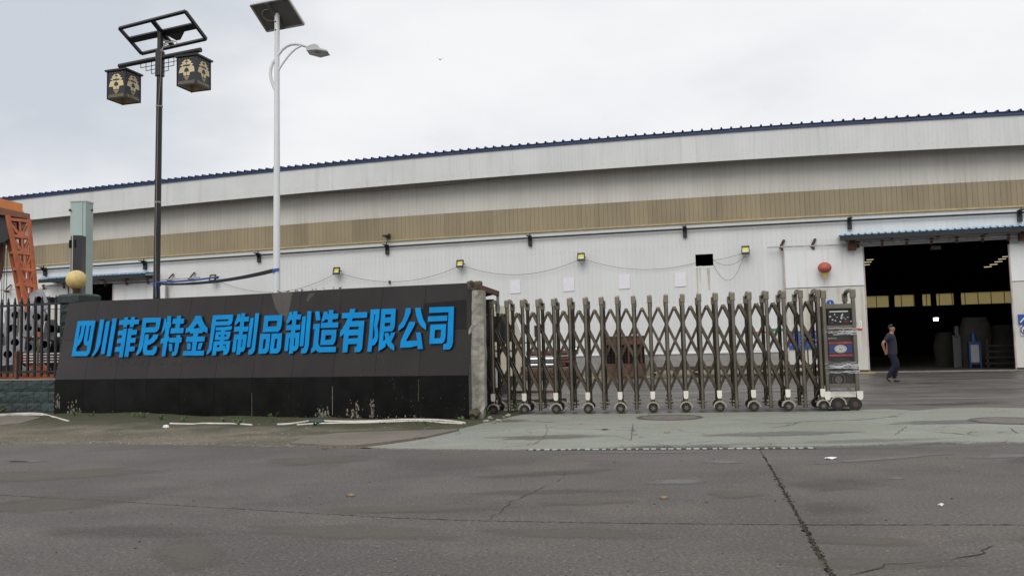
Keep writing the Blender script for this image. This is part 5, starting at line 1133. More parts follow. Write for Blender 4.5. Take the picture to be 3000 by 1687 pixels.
# broken stone pillar at the right end
pb0, pb1 = gz(1374, 1231), gz(1424, 1222)
pil = empty('stone_pillar', pb1, 'crumbling pale stone end pillar of the sign wall with mossy top', 'pillar')
def rough_block(name, cols, y0, y1, mat, dep, seed, nz=30):
    # cols: function(t)->(left px, right px) along the height; front face facing the camera
    b = MB(); nxp = 8; vs = []
    for j in range(nz+1):
        t = j/nz; y = lerp(y1, y0, t); xl, xr = cols(t)
        for i in range(nxp+1):
            x = lerp(xl, xr, i/nxp); p = at(x, y, PD); d = noise.noise(V((x*.09, y*.05, seed)))*.03; q = V((p.x, PD-d, p.z)); 
            if j == 0: q.z = -.05
            vs.append(q)
        for i in range(nxp+1):
            x = lerp(xr, xl, i/nxp); p = at(x, y, PD); q = V((p.x+.03, PD+dep, p.z+(0 if j else 0)))
            if j == 0: q.z = -.05
            vs.append(q)
    m_ = 2*(nxp+1)
    b.add(vs, [(j*m_+i, j*m_+(i+1) % m_, (j+1)*m_+(i+1) % m_, (j+1)*m_+i) for j in range(nz) for i in range(m_)]+[tuple(range(nz*m_, nz*m_+m_))])
    return b.build(name, mat, pil)
PD = gz(1400, 1228).y
def colsA(t): return (1371+4*noise.noise(V((t*7, 1, 0)))+(9 if t > .72 else 0)+2, 1421-5*t+3*noise.noise(V((t*9, 5, 0)))-(6 if t < .08 else 0))
rough_block('shaft', colsA, 850, 1228, stone_rough, .5, 2.0)
def colsB(t): return (1370+3*noise.noise(V((t*5, 8, 0))), 1386-6*t+5*noise.noise(V((t*8, 3, 0))))
random.seed(9)
for k in range(26):
    x, y = random.uniform(1374, 1412), random.uniform(829, 850)+(3 if k % 3 else 0); p = at(x, y, PD+random.uniform(0, .3)); r = random.uniform(.025, .065)
    b = MB(); vs = []
    b.sphere(p, r, 7, 5); b.v = [tuple(V(v)+V((noise.noise(V(v)*30), noise.noise(V(v)*30+X*7), noise.noise(V(v)*30+Y*7)))*.03) for v in b.v]; b.build('rubble', stone_dark, pil)
for k in range(10):
    p = at(random.uniform(1372, 1396), random.uniform(1206, 1226), PD-.1); b = MB(); b.sphere(p, random.uniform(.04, .09), 8, 6); b.v = [tuple(V(v)+V((noise.noise(V(v)*20), noise.noise(V(v)*20+X*7), 0))*.05) for v in b.v]; b.build('rubble', stone_dark, pil)
# rusty plate roof over the gate pocket and the pocket's back wall
bt = empty('gate_pocket', V((pb1.x, PD+1.2, 0)), 'dark gate pocket with rusty steel lintel behind the stone pillar', 'gate housing')
a = at(1411, 842, PD+.05); c_ = at(1463, 858, PD+1.75); zt = (a.z+c_.z)/2
b = MB(); pts = [at(1411, 835, PD+.05), at(1463, 853, PD+1.75), at(1463, 867, PD+1.75), at(1411, 851, PD+.05)]
b.prism([pts], V((-.06, 0, 0))); b.build('lintel', rust, bt)
zt_ = at(1463, 862, PD+1.75).z
b = MB(); b.box((at(1449, 1000, PD+1.75).x-.25, PD+1.85, (zt_-.10)/2), .5, .15, zt_-.10); b.build('back_wall', M('pocket_dark', (.035, .032, .028), .9, var=.4, vs=3), bt)
b = MB(); e_ = at(1459, 900, PD+1.72); b.box((e_.x, PD+1.72, zt_-.22), .06, .1, .36); b.build('lit_edge_top', M('edge_grey', (.3, .3, .28), .8, var=.3, vs=6), bt)  # short block shapes only the lit top of the edge; shaded rest left out
b = MB(); b.add([(at(1411, 842, PD).x-.1, PD+.1, zt_+.05), (at(1461, 850, PD+1.7).x, PD+1.8, zt_+.02), (at(1461, 850, PD+1.7).x-.36, PD+1.8, zt_-.06), (at(1411, 842, PD).x-.15, PD+.1, zt_-.02)], [(0, 1, 2, 3)]); b.build('roof_sheet', rust_dark, bt)

# ------------------------------------------------------------------ green stone wall, pillar, fence at left
WD = gz(60, 1212).y; W0 = gz(-500, 1210); W1 = gz(163, 1213); WE = (W1-W0).normalized(); WN = V((WE.y, -WE.x, 0)); WL = (W1-W0).length
def wat(px, py, off=0):
    p = hit(px, py, W0+WN*off, WN); return (p-W0).dot(WE), p.z
def WP(s, off, z): return W0+WE*s+WN*off+Z*z
zt = wat(80, 1113)[1]; lw = empty('stone_wall', WP(WL/2, 0, 0), 'low green split stone wall under the black spiked fence', 'wall')
b = MB(); b.box(WP(WL/2, -.2, zt/2-.02), WL, .34, zt-.02, WE, WN); b.build('core', mortar, lw)
def quarry(b, P, d, n=4, seed=0):
    # a split face: grid bulging out of the corner rectangle P (4 pts) along normal d
    vs = []; 
    for j in range(n+1):
        for i in range(n+1):
            u, v = i/n, j/n; p = P[0].lerp(P[1], u).lerp(P[3].lerp(P[2], u), v); e_ = min(u, 1-u, v, 1-v)
            vs.append(p+d*(.0 if e_ == 0 else .018+.022*noise.noise(p*11+V((seed, 0, 0)))))
    k0 = len(vs); bk = [p-d*.05 for p in P]; fs = [(j*(n+1)+i, j*(n+1)+i+1, (j+1)*(n+1)+i+1, (j+1)*(n+1)+i) for j in range(n) for i in range(n)]
    b.add(vs, fs); c4 = [P[0], P[1], P[2], P[3]]
    b.add(c4+bk, [(0, 4, 5, 1), (1, 5, 6, 2), (2, 6, 7, 3), (3, 7, 4, 0)])
hb = zt/3; bw = .47
for j in range(3):
    s = -bw*(.5 if j % 2 else 0)+WL % bw
    s -= bw
    while s < WL:
        a, c_ = max(s, 0)+.005, min(s+bw, WL)-.005
        if c_-a > .05:
            b = MB(); z0, z1 = j*hb+.004, (j+1)*hb-.005; quarry(b, [WP(a, 0, z0), WP(c_, 0, z0), WP(c_, 0, z1), WP(a, 0, z1)], WN, 4, j*3+s); b.build('stone_block', green_stone, lw)
        s += bw
b = MB(); b.box(WP(WL/2, -.17, zt+.01), WL, .38, .03, WE, WN); b.build('coping', M('coping', (.22, .21, .19), .8, var=.2), lw)
# pillar
pc0, _ = wat(168, 1000, -.62); pcx = WP(pc0+.33, -.97, 0); zc0 = wat(200, 888, -.62)[1]; zc1 = wat(200, 862, -.60)[1]
pl = empty('stone_pillar', pcx, 'green split stone gatepost pillar carrying a yellow globe lamp', 'pillar')
b = MB(); b.box(pcx+Z*(zc0/2), .59, .59, zc0, WE, WN); b.build('core', mortar, pl)
nr = round(zc0/hb); hh = zc0/nr
for j in range(nr):
    z0, z1 = j*hh+.004, (j+1)*hh-.004
    for (fx, fn_) in ((WE, WN), (-WN, WE), (WN, -WE)):
        c2 = pcx+fn_*.30
        for (u0, u1) in (((-.31, .02), (.03, .31)) if j % 2 else ((-.31, -.06), (-.05, .31))):
            b = MB(); quarry(b, [c2+fx*u0+Z*z0, c2+fx*u1+Z*z0, c2+fx*u1+Z*z1, c2+fx*u0+Z*z1], fn_, 4, j); b.build('stone_block', green_stone, pl)
b = MB(); vs = []
for k, (r_, z) in enumerate(((.345, zc0+.002), (.355, zc0+.02), (.355, zc1-.035), (.32, zc1+.0), (.27, zc1+.02))):
    for (sx, sy) in ((-1, 1), (1, 1), (1, -1), (-1, -1)): vs.append(pcx+WE*sx*r_+WN*sy*r_+Z*z)
b.add(vs, [(4*k+i, 4*k+(i+1) % 4, 4*k+4+(i+1) % 4, 4*k+4+i) for k in range(4) for i in range(4)]+[(16, 17, 18, 19), (3, 2, 1, 0)]); b.build('cap_stone', green_stone, pl)
gc = hit(224, 820, pcx, WN); gr = 28/F*gc.y*1.02
gl = empty('globe_lamp', V((gc.x, gc.y, zc1)), 'yellowed round globe lamp on top of the green stone pillar', 'lamp')
b = MB(); b.sphere(gc, gr, 28, 18); b.build('globe', globe_m, gl, smooth=True)
b = MB(); b.cyl((gc.x, gc.y, zc1+.02), (gc.x, gc.y, gc.z-gr*.82), .06, .11, 16); b.build('holder', rust_dark, gl, smooth=True)
# fence
fn0 = empty('spiked_fence', WP(WL-1, -.12, zt), 'black iron fence with spear points on the green stone wall', 'fence')
zr1 = wat(80, 893, -.1)[1]; zr0 = wat(80, 1089, -.1)[1]; ztip = wat(80, 868, -.1)[1]
for z in (zr1, zr0):
    b = MB(); b.beam(WP(0, -.12, z), WP(WL-.01, -.12, z), .045, .055); b.build('rail', black_paint, fn0)
sp = []; s0 = wat(163, 1000, -.12)[0]; dsp = (wat(163, 1000, -.12)[0]-wat(3.4, 1000, -.12)[0])/8
proto = None
for i in range(26):
    s = s0-dsp*i
    if s < .02: break
    p = WP(s, -.12, zr0-.12)
    if proto is None:
        b = MB(); h1 = ztip-.13; b.box(V((p.x, p.y, (p.z+h1)/2)), .054, .044, h1-p.z, WE, WN); proto = b.build('picket', black_paint, fn0)
        b = MB(); q = V((p.x, p.y, h1)); b.cyl(q, q+Z*.02, .03, .03, 8); b.cyl(q+Z*.02, q+Z*.055, .014, .03, 8); b.cyl(q+Z*.055, q+Z*.13, .03, .002, 8); b.build('spear_point', black_paint, proto)
    else:
        c2 = proto.copy(); col.objects.link(c2); c2.parent = fn0; c2.location = proto.location+WE*(-dsp*i)
        for ch in proto.children:
            d_ = ch.copy(); col.objects.link(d_); d_.parent = c2
for px in (50,):
    s = wat(px, 1000, -.12)[0]; b = MB(); b.box(WP(s, -.12, (zt+wat(px, 1028)[1])/2), .08, .08, wat(px, 1028)[1]-zt, WE, WN); b.build('stub_post', rust, fn0)
# orange channel behind the fence
a, c_ = at(-200, 1104, WD+.9), at(168, 1102, WD+.7); b = MB(); b.beam(a, c_, .3, .10); b.beam(a+Z*.1, at(128, 1096, WD+.72), .2, .09); tag(b.build('steel_channel', orange), 'orange painted steel channel lying behind the fence foot', 'beam')
a, c_ = at(60, 1040, WD+1.5), at(140, 1092, WD+1.2); b = MB(); b.beam(a, c_, .12, .24); tag(b.build('steel_channel', orange), 'slanting orange steel channel among the grey plates', 'beam')
# pile of punched galvanised bracket plates
def plate_obj(px, py, Yd, w_, h_, rz, hr, label, tilt=0.0, hole=(0, 0)):
    c_ = at(px, py, Yd); n = 20
    ex = V((math.cos(rz), 0, math.sin(rz))); ez = V((-math.sin(rz), 0, math.cos(rz))); en = V((0, -1, 0))
    q = Matrix.Rotation(tilt, 3, 'Z'); ex = q @ ex; ez = q @ ez; en = q @ en
    out = [(-.5*w_, -.5*h_), (.5*w_, -.5*h_), (.5*w_, .28*h_), (.28*w_, .5*h_), (-.3*w_, .5*h_), (-.5*w_, .3*h_)]
    hl = [(hole[0]+hr*math.cos(2*math.pi*i/n), hole[1]+hr*math.sin(2*math.pi*i/n)) for i in range(n)]
    sm = [[(sx*w_*.36+.02*math.cos(2*math.pi*i/8), sy*h_*.38+.02*math.sin(2*math.pi*i/8)) for i in range(8)] for sx, sy in ((-1, -1), (1, -1))]
    b = MB(); b.prism([[c_+ex*x+ez*z for x, z in l] for l in [out, hl]+sm], -en*.03)
    t = empty('bracket_plate', c_, label, 'plate', 'punched plates behind the fence'); b.build('plate', galv, t)
    b = MB(); k = 16; vs = []
    for i in range(k):
        a = 2*math.pi*i/k; d = ex*math.cos(a)*hr+ez*math.sin(a)*hr; vs += [c_+ex*hole[0]+ez*hole[1]+d, c_+ex*hole[0]+ez*hole[1]+d-en*.5]
    b.add(vs, [(2*i, 2*((i+1) % k), 2*((i+1) % k)+1, 2*i+1) for i in range(k)]+[tuple(2*i+1 for i in range(k))]); b.build('socket', interior, t)
    b = MB(); b.prism([[c_+ex*x+ez*z-en*.03 for x, z in ((-.5*w_, -.5*h_), (-.5*w_, .3*h_), (-.5*w_+.02, .3*h_), (-.5*w_+.02, -.5*h_))]], -en*.4); b.build('flange', galv, t)
YF = WD+1.6
for i, (px, py, w_, h_, rz, lb) in enumerate(((112, 882, .50, .60, .45, 'topmost grey punched plate, leaning above the fence spikes'), (42, 925, .52, .45, .1, 'grey punched plate at top left of the pile behind the fence'), (104, 930, .45, .5, -.15, 'grey punched plate under the topmost one'),
        (25, 965, .48, .42, .05, 'grey punched plate, second row left in the pile'), (80, 962, .50, .42, .1, 'grey punched plate, second row middle in the pile'), (148, 965, .34, .55, -.1, 'narrow grey punched plate beside the green pillar'),
        (40, 1005, .55, .42, -.1, 'grey punched plate in the third row of the pile'), (82, 1020, .42, .36, .2, 'small grey plate low in the pile behind the fence'), (20, 1040, .5, .52, .08, 'grey punched plate at bottom left of the pile'), (128, 1010, .4, .36, -.3, 'grey plate low beside the green pillar'), (-30, 985, .6, .6, 0, 'grey punched plate at the left picture edge'), (75, 1065, .4, .5, .1, 'lowest grey plate behind the fence'))):
    plate_obj(px, py, YF+.12*i*(1 if i % 2 else -.4), w_, h_, rz, .105, lb, tilt=random.uniform(-.3, .3), hole=(.05*w_, .02))
for j, y in enumerate((1036, 1044, 1052, 1060)):
    b = MB(); b.tube([at(70, y+2, YF-.35), at(175, y, YF-.45)], .028, 8); tag(b.build('steel_pipe', chrome, smooth=True), 'thin silver pipe low behind the fence, '+('topmost', 'second from the top', 'third from the top', 'lowest')[j]+' of the bundle', 'pipe', 'thin silver pipes behind the fence')
b = MB(); c_ = at(60, 1000, YF+1.6); b.box(V((c_.x-.6, c_.y, 1.15)), 3.6, .2, 1.6); tag(b.build('dark_crate', M('crate_dark', (.02, .019, .018), .9)), 'dark crate side behind the grey plates at left', 'crate')
b = MB(); P = [at(x, y, YF-.5) for x, y in ((56, 905), (53, 950), (50, 985), (106, 905), (108, 960), (106, 992))]
b.tube(P[:3], .02, 6); b.tube(P[3:]+[at(96, 1010, YF-.5)], .022, 6); b.tube([at(110, 1075, YF-.5), at(112, 1020, YF-.5), at(106, 992, YF-.5)], .03, 6); tag(b.build('lifting_strap', M('strap_olive', (.13, .12, .06), .9)), 'olive lifting strap hanging over the grey plates', 'strap')

# ------------------------------------------------------------------ gantry crane, green column, black post
CY = 30.0; DVL = V((-.57, 1, 0))
gan = empty('gantry_crane', at(60, 1100, CY), 'orange steel gantry crane with lattice leg at the far left', 'crane')
gan.location.z = 0
def ga(px, py, dy=0): return at(px, py, CY+dy)
b = MB(); top = [ga(-160, 565), ga(-5, 580), ga(66, 598), ga(66, 615), ga(0, 605), ga(-160, 600)]
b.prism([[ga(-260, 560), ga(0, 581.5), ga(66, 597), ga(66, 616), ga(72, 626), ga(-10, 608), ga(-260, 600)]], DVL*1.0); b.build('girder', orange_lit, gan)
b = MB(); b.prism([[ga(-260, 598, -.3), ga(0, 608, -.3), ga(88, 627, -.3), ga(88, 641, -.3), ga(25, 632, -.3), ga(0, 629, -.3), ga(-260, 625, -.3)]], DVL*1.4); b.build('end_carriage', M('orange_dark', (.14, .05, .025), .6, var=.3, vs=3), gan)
b = MB(); b.prism([[ga(-260, 634, -.1), ga(10, 634, -.1), ga(25, 650, -.1), ga(25, 700, -.1), ga(10, 710, -.1), ga(-260, 720, -.1)]], DVL*1.2); b.build('trolley', dark_steel, gan)
C1 = [(22, 634), (70, 872)]; C2 = [(85, 645), (108, 850), (112, 900)]; C0 = [(8, 634), (60, 872)]
def chord(L, y): return float(np.interp(y, [p[1] for p in L], [p[0] for p in L]))
legs = []
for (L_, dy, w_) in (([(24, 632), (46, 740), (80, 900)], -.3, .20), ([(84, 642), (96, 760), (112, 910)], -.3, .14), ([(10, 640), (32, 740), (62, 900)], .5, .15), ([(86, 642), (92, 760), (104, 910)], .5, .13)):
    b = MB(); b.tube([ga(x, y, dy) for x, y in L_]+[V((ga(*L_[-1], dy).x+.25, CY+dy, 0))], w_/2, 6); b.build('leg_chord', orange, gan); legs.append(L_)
ys = [642, 690, 738, 786, 832, 878]
for k, y in enumerate(ys):
    x0, x1 = chord(legs[0], y), chord(legs[1], y); b = MB(); b.beam(ga(x0, y, -.3), ga(x1, y+6, -.3), .10, .10); b.build('leg_brace', orange, gan)
    x2, x3 = chord(legs[2], y), chord(legs[3], y); b = MB(); b.beam(ga(x2, y+4, .5), ga(x3, y+8, .5), .12, .12); b.beam(ga(x0, y, -.3), ga(x2, y+3, .5), .1, .1); b.beam(ga(x1, y+6, -.3), ga(x3, y+8, .5), .1, .1); b.build('leg_brace', orange, gan)
    if k < len(ys)-1:
        y2 = ys[k+1]; xm = (chord(legs[0], y2)+chord(legs[1], y2))/2
        for dy, (la, lb_) in ((-.3, (legs[0], legs[1])), (.5, (legs[2], legs[3]))):
            xm = (chord(la, y2)+chord(lb_, y2))/2
            for xx in (chord(la, y+3), xm*.5+.5*(chord(la, y)+chord(lb_, y))/2, chord(lb_, y+4)):
                b = MB(); b.beam(ga(xx, y+4, dy), ga(xm, y2+3, dy), .06, .06); b.build('leg_brace', orange, gan)
        b = MB(); b.box(ga((chord(legs[0], y2)+chord(legs[1], y2))/2, y2-2, -.33), .26, .02, .2); b.build('gusset', orange, gan)
b = MB(); b.beam(ga(0, 795, 1), ga(12, 690, 1), .14, .14); b.beam(ga(-30, 900, 1), ga(0, 795, 1), .14, .14); b.build('far_leg', M('orange_dark', (0, 0, 0)), gan)
for px in (8, 14, 22):
    b = MB(); b.tube([ga(px, 700, .3), ga(px-4, 900, .3)], .012, 5); tag(b.build('cable', cable_m, gan))
# green steel column
GY = 25.5; a0 = at(203, 870, GY); a1 = at(249, 870, GY); a2 = at(271, 870, GY+.45); zt = at(250, 589, GY).z
gcn = empty('green_column', V((a1.x, GY, 0)), 'tall pale green sheet metal box column behind the stone pillar', 'column')
P = [V((a0.x, GY, 0)), V((a1.x-.14, GY, 0)), V((a1.x-.12, GY+.0, 0)), V((a1.x, GY, 0)), V((a2.x, GY+.45, 0)), V((a0.x+.2, GY+.5, 0))]
b = MB(); b.prism([[P[0], P[3], P[4], P[5]]], Z*zt); b.build('body', green_panel, gcn, bevel=.01)
b = MB(); b.prism([[p+Z*(zt-.02)+V((0, -.02, 0)) for p in (P[0]-X*.02, P[3]+X*.0, P[4]+X*.03, P[5])]], Z*.04); b.build('top_trim', M('pale_trim', (.5, .52, .48), .5), gcn)
b = MB(); b.box((a1.x-.12, GY-.012, zt/2), .05, .02, zt-.1); b.build('rib', green_panel, gcn)
for p in ((at(205, 616, GY-.03)), (at(269, 616, GY+.35))):
    b = MB(); b.sphere(p, .04, 8, 6); b.build('bolt', rust_dark, gcn)
# black square post with two slots
BY = 23.5; l0 = at(198, 870, BY).x; l1 = at(212, 870, BY-.05).x; l2 = at(236.5, 870, BY).x; zt = at(215, 690, BY).z
bp = empty('black_post', V((l1, BY, 0)), 'black square steel post with two slots in front of the green column', 'post')
b = MB(); b.prism([[V((l0, BY+.12, 0)), V((l1, BY-.05, 0)), V((l2, BY+.02, 0)), V((l2-.02, BY+.3, 0)), V((l0+.02, BY+.36, 0))]], Z*zt); b.build('shaft', M('post_black', (.022, .022, .027), .35, var=.1), bp)
b = MB(); b.box((l1-.005, BY-.06, zt/2), .022, .02, zt); b.build('seam', cable_w, bp)
for px, w_ in ((201.5, .055), (219, .055)):
    c_ = at(px, 714, BY-.05); b = MB(); b.box((c_.x, BY-.01+(.05 if px < 210 else 0), c_.z), w_, .06, .22); b.build('slot', interior, bp)

# ------------------------------------------------------------------ lamp posts
PY = 21.5; pb_ = at(457, 880, PY); px0 = pb_.x+.0; ptop = at(471, 92, PY)
lp = empty('lantern_post', (px0, PY, 0), 'black lamp post with two square palace lanterns and an empty panel frame', 'lamp post')
sx = lambda z: lerp(px0-.02, at(470, 100, PY).x, z/ptop.z)
b = MB(); b.tube([V((sx(z), PY, z)) for z in (0, 3, 6, ptop.z)], [.085, .082, .078, .072], 16); b.build('pole', black_paint, lp, smooth=True)
for y in (313, 593):
    p = at(464, y, PY); b = MB(); b.cyl(V((sx(p.z), PY, p.z-.02)), V((sx(p.z), PY, p.z+.02)), .085, n=16); b.build('clamp', M('clamp', (.3, .27, .26), .5), lp)
b = MB(); pts = [at(x, y, PY-.1) for x, y in ((487, 128), (478, 140), (472, 160), (471, 220), (466, 290), (463, 330), (461, 450), (458, 600), (456, 700), (457, 870))]; b.tube(pts, .008, 6); b.build('cable', M('cable_tan', (.26, .22, .17), .6), lp)
p0 = at(468, 153, PY); p1 = at(466, 224, PY); b = MB(); b.cyl(V((sx(p1.z), PY, p1.z)), V((sx(p0.z), PY, p0.z)), .115, n=16); b.build('sleeve', black_paint, lp, smooth=True)
# empty frame
zH = at(446.5, 59, PY-.35).z; zL = at(509, 136.5, PY+.35).z
c_ = [gz(350.2, 84, zH), gz(542.8, 34.4, zH), gz(603.6, 115, zL), gz(415, 158, zL)]
nrm = (c_[1]-c_[0]).cross(c_[3]-c_[0]).normalized()
def bm_(a, d, w_, h_, nm='frame_bar'):
    b = MB(); b.beam(a, d, w_, h_, up=nrm); b.build(nm, black_paint, lp)
for i in range(4): bm_(c_[i], c_[(i+1) % 4], .07, .07)
ml, mr_ = c_[0].lerp(c_[3], .46), c_[1].lerp(c_[2], .5); bm_(ml, mr_, .17, .06)
tb, bb = c_[0].lerp(c_[1], .505), c_[3].lerp(c_[2], .50); bm_(tb, bb, .13, .05)
gq = [ml.lerp(mr_, .52), ml.lerp(mr_, .85), ml.lerp(mr_, .80)+(bb-tb)*.12, ml.lerp(mr_, .68)+(bb-tb)*.33, ml.lerp(mr_, .62)+(bb-tb)*.33]
b = MB(); b.prism([[p-nrm*.03 for p in gq]], nrm*.025); b.build('gusset', M('gusset_g', (.03, .035, .04), .5), lp)
b = MB(); cc_ = bb.lerp(tb, .2)+X*.05; b.tube([cc_+V((.16*math.cos(a), 0, .07*math.sin(a)-.05)) for a in np.linspace(0, 6.28, 16)], .012, 5); b.tube([cc_+V((-.15, 0, -.05)), V((sx(ptop.z-.5)+.02, PY-.1, ptop.z-.6)), at(487, 128, PY-.1)], .012, 5); b.build('cable', cable_w, lp)
b = MB()
for k in range(3): b.beam(V((sx(ptop.z), PY, ptop.z-.15-.1*k)), cc_+V((.1*k-.1, 0, .0)), .03, .03)
b.build('strut', alu, lp)
# arms
zA = at(468, 171, PY).z; aL = gz(350, 194.5, zA); aR = gz(588, 147, zA)
b = MB(); b.tube([aL, aR], .062, 12); b.build('arm', black_paint, lp, smooth=True)
AD = (aR-aL).normalized(); mid_ = V((sx(zA), PY, zA)); mid_ = aL+AD*((mid_-aL).dot(AD))
cell, ch_ = .185, .105
b = MB()
for sg in (-1, 1):
    for r_ in range(3):
        ncell = 3-r_; z1_ = zA-.055-ch_*r_; z0_ = z1_-ch_
        for c2 in range(ncell+1):
            s_ = (.10+cell*c2)*sg; b.beam(mid_+AD*s_+Z*(z0_-zA), mid_+AD*s_+Z*(z1_-zA), .014, .014)
        b.beam(mid_+AD*.09*sg+Z*(z0_-zA), mid_+AD*(.10+cell*ncell)*sg+Z*(z0_-zA), .014, .014)
b.build('lattice', black_paint, lp)
# lanterns from their four corners
zb_l = at(366.3, 284.6, PY-.35).z; Q = [gz(366.3, 284.6, zb_l), gz(408.2, 300, zb_l), gz(359.5, 309.4, zb_l), gz(318.6, 293.9, zb_l)]
ctr = sum(Q, V((0, 0, 0)))/4; eR = ((Q[1]-Q[0])+(Q[2]-Q[3]))/2; eL = ((Q[3]-Q[0])+(Q[2]-Q[1]))/2
side = (eR.length+eL.length)/2; eR.normalize(); eL = (eL-eR*eL.dot(eR)).normalized()
hgt = at(364.7, 204, PY-.35).z-zb_l
def lantern(loc):
    t = empty('square_lantern', loc); c_ = V(loc)   # loc = bottom centre
    hs = side/2; fb = []
    cor = [c_-eR*hs-eL*hs, c_+eR*hs-eL*hs, c_+eR*hs+eL*hs, c_-eR*hs+eL*hs]
    TOWER = [(.37,.88),(.66,.88),(.70,.83),(.80,.80),(.74,.755),(.90,.71),(.80,.665),(.72,.67),(.93,.625),(.97,.44),(.70,.44),(.67,.33),(.33,.33),(.30,.44),(.03,.44),(.12,.625),(.28,.665),(.10,.71),(.28,.755),(.20,.80),(.30,.83)]
    for i in range(4):
        a, d = cor[i], cor[(i+1) % 4]; ex = (d-a); on = ex.normalized().cross(Z)
        b = MB(); b.box((a+d)/2+Z*hgt/2-on*.006, ex.length, .012, hgt, ex.normalized(), on); pn = b.build('panel', M('panel_black', (.018, .02, .028), .5), t)
        def fp(u, v, o=.004): return a+ex*(.06+.88*u)+Z*(hgt*v)+on*o
        b = MB(); b.prism([[fp(u, v) for u, v in TOWER]], on*.004, 0)
        for k in range(5): w2 = .17-.03*k; v0 = .30-.028*k; b.prism([[fp(.5-w2, v0), fp(.5+w2, v0), fp(.5+w2, v0-.012), fp(.5-w2, v0-.012)]], on*.004)
        for k in range(6):
            u0 = .03+k*.16; 
            for (p_, q_) in (((u0, .06), (u0+.11, .06)), ((u0+.11, .06), (u0+.11, .14)), ((u0+.11, .14), (u0, .14)), ((u0, .14), (u0, .06)), ((u0+.03, .10), (u0+.08, .10))): b.beam(fp(*p_, .006), fp(*q_, .006), .004, .007, up=on)
            b.beam(fp(u0, .93, .006), fp(u0+.08, .955, .006), .004, .007, up=on); b.beam(fp(u0+.05, .92, .006), fp(u0+.11, .925, .006), .004, .007, up=on)
        b.build('tower_cutout', cream_plate, t)
        b = MB(); dk = []
        for k in range(14): an = math.pi*k/13; dk.append(fp(.5+.13*math.cos(an), .50+.10*math.sin(an), .009))
        dk += [fp(.37, .46, .009), fp(.63, .46, .009)]; b.prism([dk], on*.003); b.prism([[fp(.30, .655, .009), fp(.70, .655, .009), fp(.70, .705, .009), fp(.30, .705, .009)]], on*.003); b.prism([[fp(.40, .80, .009), fp(.60, .80, .009), fp(.56, .84, .009), fp(.44, .84, .009)]], on*.003)
        b.prism([[fp(.49, .33, .009), fp(.51, .33, .009), fp(.51, .88, .009), fp(.49, .88, .009)]], on*.002)
        b.build('tower_detail', M('panel_black', (0, 0, 0)), t)
        b = MB(); b.box((a+d)/2-on*.018+Z*hgt*.5, ex.length-.05, .006, hgt-.04, ex.normalized(), on); b.build('diffuser', M('diffuser', (.55, .47, .30), .6, var=.2, vs=8), t)
        b = MB(); b.box(a+Z*hgt/2, .025, .025, hgt+.01, eR, eL); b.build('corner_bar', black_paint, t)
        b = MB(); b.beam(a+Z*.008, d+Z*.008, .02, .02); b.build('bottom_bar', black_paint, t)
    b = MB(); b.box(c_+Z*(hgt+.02), side+.10, side+.10, .045, eR, eL); b.build('lid', black_paint, t)
    b = MB(); b.cyl(c_+Z*(hgt+.03), c_+Z*(hgt+.16), .03, n=10); b.build('hanger', black_paint, t)
    return t
l1_ = lantern(ctr); tag(l1_, 'square black palace lantern with cream towers, the lower left one', 'lantern', 'square lanterns on the black post')
nb = gz(574.9, 245.3, zb_l); l2_ = copy_tree(l1_, None, ctr+(nb-Q[0])); tag(l2_, 'square black palace lantern with cream towers, at the right arm end', 'lantern')
# white solar street lamp
QY = 19.3; q0 = at(808, 870, QY); qt = at(812, 44, QY); sq = empty('solar_street_lamp', (q0.x, QY, 0), 'white solar street lamp pole with curved arm and tilted panel', 'street lamp')
qx = lambda z: lerp(q0.x, at(811.5, 200, QY).x, z/at(811.5, 200, QY).z)
b = MB(); b.tube([V((qx(z), QY, z)) for z in (0, 2.5, 5, qt.z)], [.088, .082, .072, .056], 20); b.build('pole', lamp_white, sq, smooth=True)
p = at(810, 102, QY); b = MB(); b.cyl(V((qx(p.z), QY, p.z)), V((qx(qt.z), QY, qt.z+.02)), .060, n=18); slv = b.build('sleeve', lamp_white, sq, smooth=True)
for y in (67, 91): pz = at(810, y, QY).z; b = MB(); b.cyl(V((qx(pz)-.02, QY-.065, pz)), V((qx(pz)-.02, QY-.05, pz)), .018, n=8); b.build('bolt', rust_dark, slv)
def arm_(pts, r): b = MB(); P = [at(x, y, QY-.02) for x, y in pts]; b.tube(P, r, 12); b.build('arm', lamp_white, sq, smooth=True)
arm_([(808, 267), (801, 252), (795, 235), (792, 217), (794, 200), (798, 187), (807, 173), (816, 160), (826, 147), (838, 137), (852, 131), (866, 129.5), (880, 131), (893, 135), (903, 138)], .036)
arm_([(814, 209), (822, 196), (832, 181), (844, 165), (856, 152), (868, 142), (882, 135)], .026)
b = MB(); b.prism([[at(x, y, QY-.25) for x, y in ((896, 138), (905, 133), (920, 129), (931, 132), (936, 141), (958, 147), (959, 150), (930, 157), (897, 148))]], V((0, .3, 0))); hd = b.build('lamp_head', M('lamp_grey', (.42, .43, .44), .4), sq, bevel=.012)
lh = [gz(x, y, at(930, 155, QY-.2).z-.012) for x, y in ((898, 149), (930, 157.5), (956, 150.5), (925, 146))]
b = MB(); b.prism([lh], Z*.012); b.build('lens', glass_grey, hd)
zH = at(790, 5, QY-.3).z; zL = at(837, 82, QY+.3).z
c_ = [gz(734, 15.5, zH), gz(843, -6, zH), gz(891.5, 71.4, zL), gz(782.8, 92, zL)]; nrm = (c_[1]-c_[0]).cross(c_[3]-c_[0]).normalized()
if nrm.z < 0: nrm = -nrm
b = MB(); b.prism([c_], nrm*.035); pn = b.build('solar_panel', panel_back, sq)
for i in range(4): b = MB(); b.beam(c_[i]-nrm*.004, c_[(i+1) % 4]-nrm*.004, .035, .05, up=nrm); b.build('panel_frame', alu, pn)
